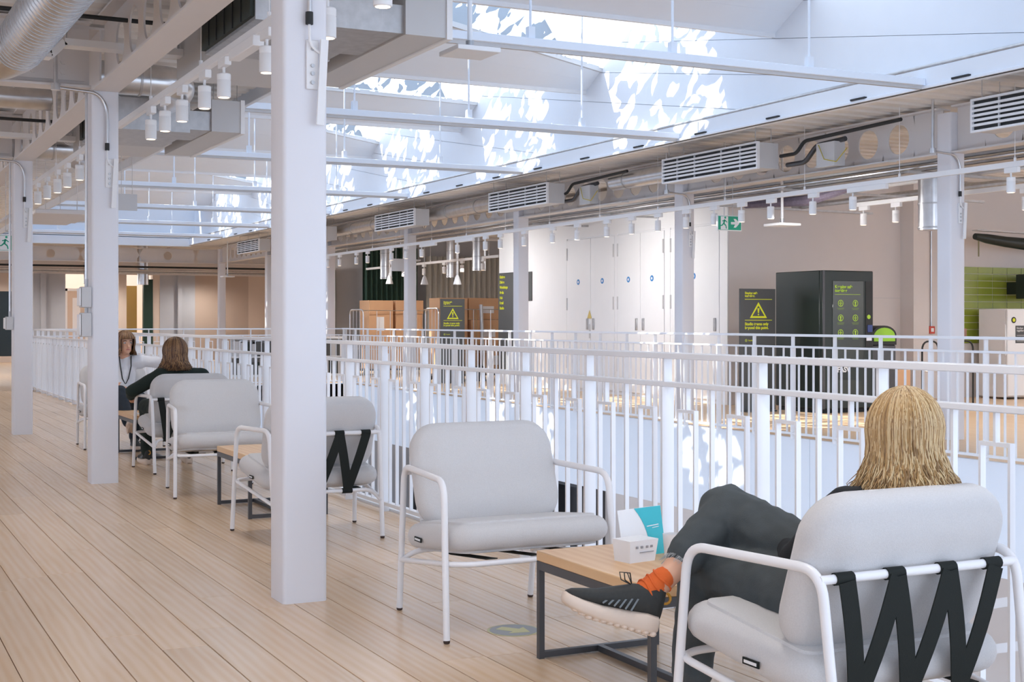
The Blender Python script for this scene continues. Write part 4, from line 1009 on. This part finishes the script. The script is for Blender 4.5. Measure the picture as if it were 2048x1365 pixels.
MB().cyl((0, 0, 0), (.02, .1, 1.5), .015, n=8).build('handle', mat('mop_wood', srgb('#9a7a55'), .6), mp_); MB().cyl((.15, 0, 0), (.13, .1, 1.6), .04, n=8).build('tube', M['galvd'], mp_); MB().lathe([(.0, 0), (.14, 0), (.10, .3), (0, .35)], (.05, 0, 0), 12).build('mop_head', M['steel'], mp_)
# notice hung on the far track
T(MB().box(10.45, 26.7, 2.30, 11.0, 26.72, 2.56).cyl((10.55, 26.71, 2.56), (10.55, 26.71, 3.57), .004, n=5).cyl((10.9, 26.71, 2.56), (10.9, 26.71, 3.57), .004, n=5).build('hanging_notice', M['white']), 'blank white sign hanging left of the far trolley column', 'sign')
# end zone: domes, vertical ducts, services
for k, x in enumerate((4.55, 7.0, 8.6)):
    t = empty('duct_drop', (x if k else 4.1, 43.0, 0)); T(t, 'short vertical steel duct at the far end, '+ORD[k]+' from the left', 'duct', 'far end duct drops')
    MB().cyl((0, 0, 2.38), (0, 0, 3.59), .17, n=18).build('duct_run', M['galv'], t); MB().cyl((0, 0, 2.7), (0, 0, 2.72), .178, n=18).build('seam', M['galvd'], t)
for k, z in enumerate((2.82, 2.92, 2.75)):
    T(MB().cyl((2, 42.8, z), (14, 42.8, z), .03, n=8).build('service_pipe', [M['galv'], M['dark'], M['galvd']][k]), ['shiny', 'black', 'dull grey'][k]+' service pipe across the far end', 'pipe', 'far end pipes')
# low bookcase and dark furniture beyond the cross rail
bk = empty('bookcase', (8.0, 30.0, 0)); T(bk, 'low white bookcase of folders beyond the cross railing', 'bookcase')
MB().box(0, 0, 0, 2.6, .35, .05).box(0, 0, .85, 2.6, .35, .9).box(0, .32, .05, 2.6, .35, .85).box(0, 0, .43, 2.6, .32, .46).build('carcass', M['white'], bk)
rb = random.Random(2)
for r_ in range(2):
    x = .03; i = 0
    while x < 2.5:
        w_ = .09+.04*rb.random(); h_ = .26+.1*rb.random()
        T(MB().box(8.0+x, 30.0+.02, .05+.41*r_, 8.0+x+w_-.004, 30.28, .05+.41*r_+h_).build('folder', [M['signgrey'], M['paper'], M['fcu'], mat('plum', (.16, .08, .10), .6) if i == 0 else M['machine']][rb.randrange(4)]), 'folder on the '+('lower' if r_ == 0 else 'upper')+' shelf of the white bookcase, '+('%s from the left' % ORD[i] if i < len(ORD) else 'far right run'), 'folder', 'folders in the bookcase'); x += w_; i += 1
# ------------------------------------------------------------------ people
M['skin'] = mat('skin', srgb('#d9a88c'), .5, var=.04, vscale=30)
M['jeans'] = mat('washed_black_denim', srgb('#43494b'), .85, var=.30, vscale=14, bump=.25, bscale=350)
M['blacktop'] = mat('black_knit', srgb('#1d1f22'), .9, bump=.2, bscale=300)
M['greenjumper'] = mat('dark_green_knit', srgb('#16241f'), .9, bump=.2, bscale=200)
M['tee'] = mat('white_cotton', (.74, .74, .77), .85, bump=.1, bscale=60)
M['navy'] = mat('navy_trousers', srgb('#1b2530'), .85)
M['orange'] = mat('orange_sock', srgb('#d9652a'), .9, bump=.3, bscale=250)
M['hairA'] = mat('blonde_hair', srgb('#ad8a5a'), .45, var=.2, vscale=60); M['hairB'] = mat('light_blonde_hair', srgb('#cfb58a'), .45, var=.15, vscale=60); M['hairC'] = mat('dark_blonde_hair', srgb('#8a6a44'), .5, var=.2, vscale=60)
M['brownA'] = mat('brown_hair', srgb('#6b4a30'), .45, var=.2, vscale=60); M['brownB'] = mat('light_brown_hair', srgb('#94704a'), .45, var=.2, vscale=60); M['brownC'] = mat('dark_brown_hair', srgb('#40291b'), .5, var=.2, vscale=60)

def blob(name, prims, vox, m, parent=None, wr=0., wf=9., sm=6):
    """one continuous skin grown round capsules ('c', p0, p1, r0, r1) and ellipsoids ('e', centre, radii, rotation)"""
    b = MB()
    for q in prims:
        if q[0] == 'c':
            _, p0, p1, r0, r1 = q; P0, P1 = Vector(p0), Vector(p1)
            b.tube([P0, P1], [r0, r1], 14); b.ell(P0, (r0, r0, r0), 14, 8); b.ell(P1, (r1, r1, r1), 14, 8)
        else:
            b.ell(q[1], q[2], 18, 12, q[3] if len(q) > 3 else None)
    me = b.mesh(name); o = bpy.data.objects.new(name, me); C.objects.link(o)
    r = o.modifiers.new('r', 'REMESH'); r.mode = 'VOXEL'; r.voxel_size = vox; r.use_smooth_shade = True
    s = o.modifiers.new('s', 'SMOOTH'); s.iterations = sm; s.factor = .5
    dg = bpy.context.evaluated_depsgraph_get(); new = bpy.data.meshes.new_from_object(o.evaluated_get(dg)); bpy.data.objects.remove(o)
    new.name = name; new.materials.clear(); new.materials.append(m)
    if wr:
        for v, n in [(v, v.normal.copy()) for v in new.vertices]:
            f = noise.noise(v.co*wf)+.5*noise.noise(v.co*wf*2.3+Vector((3, 1, 7)))
            v.co += n*(wr*f)
    new.shade_smooth()
    return put(name, new, parent)

def head_prims(c, f, s=1.):
    """skull, jaw, nose, ears around centre c; f = facing unit vector"""
    f = Vector(f).normalized(); u = Vector((0, 0, 1)); r = f.cross(u).normalized(); c = Vector(c)
    P = lambda a, b, d: c + f*(a*s) + r*(b*s) + u*(d*s)
    Mx = Matrix((r, f, u)).transposed()
    return [('e', P(-.008, 0, .025), (.074*s, .092*s, .088*s), Mx), ('e', P(.018, 0, -.045), (.056*s, .066*s, .068*s), Mx),
            ('c', P(.088, 0, .0), P(.103, 0, -.028), .009*s, .013*s), ('c', P(-.02, 0, -.05), P(-.035, 0, -.16), .050*s, .055*s),
            ('e', P(-.005, .076, -.01), (.010*s, .020*s, .030*s), Mx), ('e', P(-.005, -.076, -.01), (.010*s, .020*s, .030*s), Mx), ('e', P(.070, 0, -.088), (.020*s, .016*s, .014*s), Mx)]
def face_parts(c, f, parent, s=1.):
    f = Vector(f).normalized(); u = Vector((0, 0, 1)); r = f.cross(u).normalized(); c = Vector(c)
    P = lambda a, b, d: c + f*(a*s) + r*(b*s) + u*(d*s)
    ew = mat('eye_white', (.75, .75, .75), .3); ed = mat('eye_iris', (.05, .035, .025), .3); lp = mat('lips', srgb('#b5706a'), .5)
    for q in (-.031, .031):
        e = MB().ell(P(.071, q, .008), (.013*s, .013*s, .009*s), 12, 8).build('eye', ew, parent)
        MB().ell(P(.082, q, .008), (.006*s,)*3, 8, 6).build('iris', ed, e)
        MB().tube([P(.078, q-.017, .028), P(.085, q, .033), P(.078, q+.017, .028)], .0035*s, 6).build('eyebrow', M['brownC'], parent)
    MB().tube([P(.080, -.022, -.058), P(.089, 0, -.055), P(.080, .022, -.058)], [.003*s, .0065*s, .003*s], 8).build('lips', lp, parent)

def hair(name, c, f, L, seeds, mats, parent, rx=.088, ry=.104, rz=.104, zoff=.02, flare=.02, wave=.012, th=.0045, face=58, fringe=False, part=0.):
    """strands combed from the crown down over the skull and hanging to length L below the centre"""
    f = Vector(f).normalized(); u = Vector((0, 0, 1)); r = f.cross(u).normalized(); c = Vector(c)+u*zoff
    b = MB(); mi = []; rg = random.Random(len(name)+seeds)
    cap = MB(); Mx = Matrix((r, f, u)).transposed()
    for k in range(seeds):
        az = rg.uniform(0, 2*math.pi); da = math.degrees(abs((az+math.pi) % (2*math.pi)-math.pi))      # 0 = face direction
        isf = da < face
        if isf and not fringe: continue
        sc = 1+rg.uniform(-.03, .07); st = rg.uniform(2, 40); pts = []; rad = []
        end = 72 if isf else 100
        dirv = f*math.cos(az)+r*math.sin(az)
        ph = rg.uniform(0, 6.28); tw = rg.uniform(-.10, .10); n = 7
        for j in range(n+1):
            t = st+(end-st)*j/n; tr = R(t); a2 = az+tw*j/n
            d = f*(math.cos(a2)*ry)+r*(math.sin(a2)*rx)
            pts.append(c+(d*math.sin(tr)+u*(rz*math.cos(tr)))*sc)
        if not isf:
            last = pts[-1]; ln = L*rg.uniform(.88, 1.05)+last.z-c.z; dv = (last-c); dv.z = 0; dv.normalize(); sd = u.cross(dv)
            m2 = 9
            for j in range(1, m2+1):
                q = j/m2
                w_ = wave*q*math.sin(ph+q*7.5); fl_ = flare*(q**1.6)*rg.uniform(.7, 1.3) - .010*math.sin(q*3.1)
                pts.append(last+dv*(fl_+w_*.6)+sd*(w_+tw*.12*q)-u*(ln*q))
        m_ = len(pts); rad = [th*(.55+.45*math.sin(math.pi*min(1, (i+1)/(m_*.35))/2))*(1 if i < m_-3 else (m_-i)/4+.05) for i in range(m_)]
        nf = len(b.f); b.tube(pts, rad, 4, flat=.6, caps=False); mi += [rg.choices((0, 1, 2), (5, 4, 3))[0]]*(len(b.f)-nf)
    nf = len(b.f); b.ell(c, (rx*.985, ry*.985, rz*.985), 20, 14, Mx); mi += [2]*(len(b.f)-nf)
    # remove the cap over the face: keep faces behind the hairline
    keep = [i for i in range(len(b.f)) if i < nf or (sum((Vector(b.v[j]) for j in b.f[i]), Vector())/len(b.f[i])-c).dot(f) < .045 or (sum((Vector(b.v[j]) for j in b.f[i]), Vector())/len(b.f[i])-c).z > .06]
    b.f = [b.f[i] for i in keep]; mi = [mi[i] for i in keep]
    me = bpy.data.meshes.new(name); me.from_pydata(b.v, [], b.f)
    for m in mats: me.materials.append(m)
    me.polygons.foreach_set('material_index', mi); me.shade_smooth()
    return put(name, me, parent)

def hand_prims(w, d, side, up, s=1., curl=.25):
    """palm and five bent fingers from wrist w pointing along d; side = towards the thumb"""
    w = Vector(w); d = Vector(d).normalized(); sd = Vector(side); sd = (sd-d*sd.dot(d)).normalized(); dn = -Vector(up); dn = (dn-d*dn.dot(d)-sd*dn.dot(sd)).normalized()
    out = [('c', w, w+d*.03*s, .024*s, .026*s)]
    for k, (o, l) in enumerate(((.028, .070), (.010, .080), (-.009, .074), (-.027, .058))):
        a = w+d*.020*s+sd*o*.8*s; b_ = w+d*.082*s+sd*o*s
        out.append(('c', a, b_, .013*s, .010*s)); c1 = b_+(d*(1-curl)+dn*curl).normalized()*l*.5*s; c2 = c1+(d*(1-curl*2)+dn*curl*2).normalized()*l*.5*s
        out += [('c', b_, c1, .0095*s, .0085*s), ('c', c1, c2, .0085*s, .007*s)]
    a = w+d*.02*s+sd*.022*s; b_ = a+(d*.6+sd*.8).normalized()*.040*s
    out += [('c', a, b_, .014*s, .011*s), ('c', b_, b_+(d*.9+sd*.3).normalized()*.034*s, .0105*s, .008*s)]
    return out

# ---- the blonde woman in the nearest armchair (seen from behind, right leg crossed over left)
hd = (2.645, 2.90, .935); fdir = (-.12, 1, -.05)
pel = (2.52, 3.02, .475); che = (2.575, 2.925, .68); nk = (2.615, 2.885, .80)
hR, kR, aR = (2.60, 3.02, .485), (2.44, 3.43, .672), (2.155, 3.372, .487)
hL, kL, aL = (2.44, 3.03, .475), (2.375, 3.47, .505), (2.27, 3.415, .085)
shL, elL, wrL = (2.485, 2.95, .745), (2.43, 3.10, .575), (2.50, 3.23, .60)
shR, elR, wrR = (2.75, 2.93, .76), (2.80, 3.07, .585), (2.66, 3.22, .60)
pr1 = head_prims(hd, fdir, .98)
pr1 += [('e', pel, (.15, .115, .105)), ('c', (2.53, 2.99, .53), che, .105, .115), ('c', che, nk, .10, .06), ('c', (2.52, 2.91, .74), (2.70, 2.91, .75), .054, .058),
        ('c', hR, kR, .078, .055), ('c', kR, aR, .052, .034), ('c', hL, kL, .078, .056), ('c', kL, aL, .052, .034),
        ('c', shL, elL, .042, .034), ('c', elL, wrL, .033, .024), ('c', shR, elR, .042, .034), ('c', elR, wrR, .033, .024),
        ('c', aR, (2.11, 3.375, .425), .034, .026), ('c', (2.10, 3.37, .40), (1.95, 3.425, .435), .024, .018), ('c', aL, (2.255, 3.48, .045), .034, .03), ('c', (2.265, 3.42, .04), (2.235, 3.58, .035), .03, .026)]
pr1 += hand_prims(wrL, (.9, .5, -.1), (0, .5, .6), (-.2, 0, 1)) + hand_prims(wrR, (-.9, .45, -.1), (0, .5, .6), (.2, 0, 1))
w1 = blob('person', pr1, .0085, M['skin']); T(w1, 'seated person seen from behind with long blonde hair and crossed legs in dark jeans', 'person')
face_parts(hd, fdir, w1, .98)
J = .017
cuR = Vector(kR).lerp(Vector(aR), .64); cuL = Vector(kL).lerp(Vector(aL), .72)
jp = [('e', (2.52, 3.02, .475), (.168, .135, .118)), ('c', (2.53, 2.99, .53), (2.54, 2.96, .57), .118, .118), ('c', hR, kR, .105, .080), ('c', kR, cuR, .076, .060), ('c', hL, kL, .104, .078), ('c', kL, cuL, .074, .062), ('c', Vector(kR)+Vector((.0, .015, .0)), Vector(kR).lerp(Vector(hR), .2), .082, .088)]
jn = blob('jeans', jp, .0085, M['jeans'], w1, .010, 12., 3)
def cuff(cen, ax, r, mat_, parent, n=26, seed=1):
    ax = Vector(ax).normalized(); a = ax.cross(Vector((0, 0, 1))).normalized(); b_ = ax.cross(a); rg = random.Random(seed); mb = MB()
    for k in range(n*4):
        an = rg.uniform(0, 6.283); d = a*math.cos(an)+b_*math.sin(an); p = Vector(cen)+d*r; l = rg.uniform(.006, .024); dd = (ax+d*rg.uniform(-.3, .5)+a*rg.uniform(-.4, .4)).normalized()
        mb.tube([p-ax*.012, p+dd*l*.7], [.0007, .0004], 4)
    o = mb.build('frayed_hem', mat_, parent); o['kind'] = 'stuff'; return o
fray = mat('pale_thread', (.45, .47, .47), .9)
axR = (Vector(aR)-Vector(kR)).normalized(); axL = (Vector(aL)-Vector(kL)).normalized()
cuff(cuR+axR*.050, axR, .046, fray, jn, seed=2); cuff(cuL+axL*.055, axL, .052, fray, jn, seed=3)
tp = [('c', (2.53, 2.99, .56), che, .122, .132), ('c', che, (2.61, 2.895, .775), .118, .070), ('c', (2.505, 2.91, .738), (2.735, 2.91, .752), .066, .070), ('c', shL, elL, .056, .048), ('c', elL, Vector(elL).lerp(Vector(wrL), .8), .046, .036), ('c', shR, elR, .056, .048), ('c', elR, Vector(elR).lerp(Vector(wrR), .8), .046, .036)]
blob('top', tp, .009, M['blacktop'], w1, .004, 14., 4)
hair('long_hair', hd, fdir, .185, 7000, [M['hairA'], M['hairB'], M['hairC']], w1, .094, .108, .112, .018, .050, .014, .0024)
# socks
def sock(p0, p1, r0, r1, parent, seed):
    s_ = blob('sock', [('c', p0, p1, r0, r1)], .006, M['orange'], parent, .0014, 40., 4); P0, P1 = Vector(p0), Vector(p1); ax = (P1-P0).normalized(); a = ax.cross(Vector((0, 0, 1))).normalized(); b_ = ax.cross(a)
    for k, q in enumerate((.12, .42, .7)):
        c_ = P0.lerp(P1, q); rr = (r0+(r1-r0)*q)+.001
        MB().tube([c_+(a*math.cos(t)+b_*math.sin(t))*rr+ax*(.006*math.sin(t*2+k)) for t in [i*math.pi/8 for i in range(16)]], .0030, 6, closed=True).build('fold', M['orange'], s_)
    return s_
sock(Vector(aR)+Vector((.012, .002, .012)), Vector(aR)+Vector((-.058, .012, -.036)), .036, .040, w1, 1)
sock((2.283, 3.418, .165), (2.268, 3.425, .06), .039, .040, w1, 2)
# trainers: lofted sole and upper
SD = mat('charcoal_mesh_upper', srgb('#2c2e2d'), .7, var=.3, vscale=120); SG = mat('grey_trim', srgb('#6d7478'), .5); SOLE = mat('cream_sole', srgb('#d8c6b6'), .6); SKY = mat('mustard_loop', srgb('#c9902e'), .6)
def shoe(heel, toe, up, parent, name='trainer'):
    """heel and toe are points under the sole; built as sole (> lugs), upper, laces, loop"""
    H, T_ = Vector(heel), Vector(toe); d = (T_-H); Ls = d.length; d.normalize(); u = Vector(up); u = (u-d*u.dot(d)).normalized(); s = d.cross(u)
    def P(x, y, z): return H+d*(x*Ls)+s*(y)+u*(z*1.3)
    def loft(secs, nm, m_, par, n=18, sq=.6):
        vs = []; 
        for x, w, z0, z1 in secs:
            for k in range(n):
                a = 2*math.pi*k/n; cy, cz = math.cos(a), math.sin(a); cy = math.copysign(abs(cy)**sq, cy); cz = math.copysign(abs(cz)**sq, cz)
                vs.append(P(x, w*cy, (z0+z1)/2+(z1-z0)/2*cz))
        m = len(secs); fs = [(i*n+k, i*n+(k+1) % n, (i+1)*n+(k+1) % n, (i+1)*n+k) for i in range(m-1) for k in range(n)]+[tuple(range(n-1, -1, -1)), tuple((m-1)*n+k for k in range(n))]
        b = MB(); b.add(vs, fs); return b.build(nm, m_, par, 70)
    root = loft([(-.03, .016, .006, .030), (.0, .030, .0, .040), (.12, .036, -.004, .042), (.35, .034, -.004, .036), (.6, .042, -.003, .032), (.8, .045, .002, .034), (.92, .040, .008, .038), (.985, .030, .014, .040), (1.01, .016, .020, .036)], name, SOLE, parent)
    for k in range(12):
        x = .02+k*.075
        for sg in (-1, 1): MB().ell(P(x, sg*.020, .0+max(0, x-.7)*.06), (.011, .011, .009), 8, 6).build('lug', SOLE, root)
    up_ = loft([(-.02, .020, .032, .098), (.05, .032, .034, .108), (.18, .035, .034, .100), (.32, .035, .032, .096), (.5, .037, .030, .080), (.68, .041, .028, .064), (.83, .039, .028, .056), (.93, .033, .028, .050), (.985, .020, .030, .043)], 'upper', SD, root, 18, .8)
    for k in range(6):
        x = .56-.06*k; z = .066+.006*k
        MB().bar(P(x-.03, -.028, z-.012), P(x+.05, -.0405, .036), .004, .005, up=tuple(d)).build('side_stripe', SG, up_)
        MB().bar(P(x-.03, .028, z-.012), P(x+.05, .0405, .036), .004, .005, up=tuple(d)).build('side_stripe', SG, up_)
    for k in range(4):
        x = .36+.075*k; z = .088-.0085*k
        MB().tube([P(x, -.024, z-.010), P(x+.012, 0, z+.003), P(x, .024, z-.010)], .0024, 6).build('lace', M['dark'], up_)
    for sg in (-1, 1):
        MB().tube([P(.34, 0, .092), P(.40, sg*.02, .115), P(.47, sg*.035, .112), P(.44, sg*.03, .097), P(.36, sg*.008, .092)], .0018, 6).build('lace_bow', M['dark'], up_)
    MB().tube([P(-.03, 0, .082)+s*(.0)+d*(-.018*math.sin(t))+u*(.016*math.cos(t)) + s*(.006*math.sin(t)) for t in [i*math.pi/6 for i in range(12)]], .0042, 6, closed=True).build('heel_loop', SKY, up_)
    return root
shoe((2.118, 3.352, .348), (1.868, 3.455, .426), (.30, .05, .95), w1)
shoe((2.29, 3.385, .004), (2.215, 3.645, .004), (0, 0, 1), w1)

# ---- the person in the dark green jumper
C5 = Vector((2.66, 11.62, 0)); hd2 = (2.60, 11.66, .985); f2 = (-.1, 1, -.05)
p2 = head_prims(hd2, f2, 1.0)
hr2, kr2, ar2 = (2.74, 11.72, .47), (2.80, 12.13, .50), (2.80, 12.06, .09); hl2, kl2, al2 = (2.56, 11.72, .47), (2.46, 12.14, .50), (2.46, 12.10, .09)
sl2, el2, wl2 = (2.47, 11.62, .80), (2.26, 11.76, .66), (2.30, 12.02, .60); sr2, er2, wr2 = (2.82, 11.60, .79), (2.93, 11.72, .62), (2.80, 11.92, .60)
p2 += [('e', (2.65, 11.70, .48), (.155, .12, .11)), ('c', (2.65, 11.66, .54), (2.64, 11.59, .70), .115, .125), ('c', (2.64, 11.59, .70), (2.61, 11.63, .84), .11, .058), ('c', (2.50, 11.61, .79), (2.79, 11.60, .785), .062, .062),
       ('c', hr2, kr2, .08, .056), ('c', kr2, ar2, .053, .036), ('c', hl2, kl2, .08, .056), ('c', kl2, al2, .053, .036), ('c', sl2, el2, .046, .038), ('c', el2, wl2, .036, .026), ('c', sr2, er2, .046, .038), ('c', er2, wr2, .036, .026)]
p2 += hand_prims(wl2, (.3, .9, -.2), (1, 0, .2), (0, 0, 1)) + hand_prims(wr2, (-.6, .7, -.1), (-.5, 0, .6), (0, 0, 1))
w2 = blob('person', p2, .010, M['skin']); T(w2, 'seated person seen from behind with brown shoulder-length hair and dark green jumper', 'person')
face_parts(hd2, f2, w2)
blob('jumper', [('c', (2.65, 11.68, .52), (2.64, 11.59, .70), .135, .142), ('c', (2.64, 11.59, .70), (2.62, 11.63, .825), .128, .068), ('c', (2.49, 11.61, .785), (2.80, 11.60, .78), .076, .076), ('c', sl2, el2, .062, .054), ('c', el2, Vector(el2).lerp(Vector(wl2), .92), .052, .038), ('c', sr2, er2, .062, .054), ('c', er2, Vector(er2).lerp(Vector(wr2), .92), .052, .038)], .010, M['greenjumper'], w2, .004, 14., 4)
blob('trousers', [('e', (2.65, 11.71, .48), (.17, .138, .12)), ('c', hr2, kr2, .10, .075), ('c', kr2, Vector(kr2).lerp(Vector(ar2), .93), .07, .058), ('c', hl2, kl2, .10, .075), ('c', kl2, Vector(kl2).lerp(Vector(al2), .93), .07, .058)], .010, M['greenjumper'], w2, .005, 13., 4)
for a_ in (ar2, al2): shoe((a_[0], a_[1]-.05, .003), (a_[0]+(.02 if a_ is ar2 else -.02), a_[1]+.21, .003), (0, 0, 1), w2)
hair('hair', hd2, f2, .16, 2200, [M['brownA'], M['brownB'], M['brownC']], w2, .098, .110, .112, .016, .030, .018, .0042)

# ---- the woman in the white shirt facing the camera
hd3 = (2.62, 13.98, 1.03); f3 = (.18, -1, -.06)
p3 = head_prims(hd3, f3, 1.0)
hr3, kr3, ar3 = (2.47, 13.95, .47), (2.48, 13.52, .56), (2.52, 13.22, .25); hl3, kl3, al3 = (2.67, 13.95, .47), (2.66, 13.5, .50), (2.62, 13.52, .09)
sl3, el3, wl3 = (2.80, 14.03, .85), (3.14, 13.95, .81), (3.06, 13.84, .96); sr3, er3, wr3 = (2.44, 14.03, .84), (2.34, 13.95, .62), (2.46, 13.76, .60)
p3 += [('e', (2.57, 14.0, .48), (.155, .12, .11)), ('c', (2.57, 14.02, .54), (2.60, 14.06, .73), .112, .122), ('c', (2.60, 14.06, .73), (2.62, 14.02, .90), .11, .056), ('c', (2.47, 14.04, .84), (2.77, 14.04, .845), .06, .06),
       ('c', hr3, kr3, .08, .056), ('c', kr3, ar3, .053, .036), ('c', hl3, kl3, .08, .056), ('c', kl3, al3, .053, .036), ('c', sl3, el3, .044, .036), ('c', el3, wl3, .034, .025), ('c', sr3, er3, .044, .036), ('c', er3, wr3, .034, .025)]
p3 += hand_prims(wl3, (-.25, -.2, .9), (-.8, -.4, 0), (0, 1, 0)) + hand_prims(wr3, (.7, -.6, -.1), (.3, .2, .8), (0, 0, 1))
w3 = blob('person', p3, .010, M['skin']); T(w3, 'seated person facing the camera in a white shirt and lanyard beside the middle column', 'person')
face_parts(hd3, f3, w3)
blob('white_shirt', [('c', (2.57, 14.02, .50), (2.60, 14.06, .73), .135, .140), ('c', (2.60, 14.06, .73), (2.62, 14.02, .865), .126, .066), ('c', (2.46, 14.04, .835), (2.78, 14.04, .84), .073, .073), ('c', sl3, Vector(sl3).lerp(Vector(el3), .42), .060, .060), ('c', sr3, Vector(sr3).lerp(Vector(er3), .62), .062, .062)], .010, M['tee'], w3, .004, 12., 4)
blob('trousers', [('e', (2.57, 14.0, .475), (.17, .138, .115)), ('c', hr3, kr3, .10, .075), ('c', kr3, Vector(kr3).lerp(Vector(ar3), .85), .07, .056), ('c', hl3, kl3, .10, .075), ('c', kl3, Vector(kl3).lerp(Vector(al3), .9), .07, .056)], .010, M['navy'], w3, .005, 13., 4)
MB().tube([(2.56, 13.965, .90), (2.565, 13.93, .80), (2.58, 13.91, .68), (2.61, 13.905, .62), (2.64, 13.91, .68), (2.67, 13.935, .80), (2.675, 13.965, .90)], .006, 6).build('lanyard', M['dark'], w3)
MB().bbox(2.585, 13.895, .56, 2.635, 13.902, .625, .002).build('badge', M['paper'], w3)
shoe((2.53, 13.26, .19), (2.50, 13.02, .28), (0, .35, .93), w3); shoe((2.62, 13.57, .003), (2.61, 13.30, .003), (0, 0, 1), w3)
hair('bob_hair', hd3, f3, .13, 2000, [M['brownA'], M['brownB'], M['brownC']], w3, .093, .106, .110, .014, .012, .006, .0042, face=52, fringe=True)
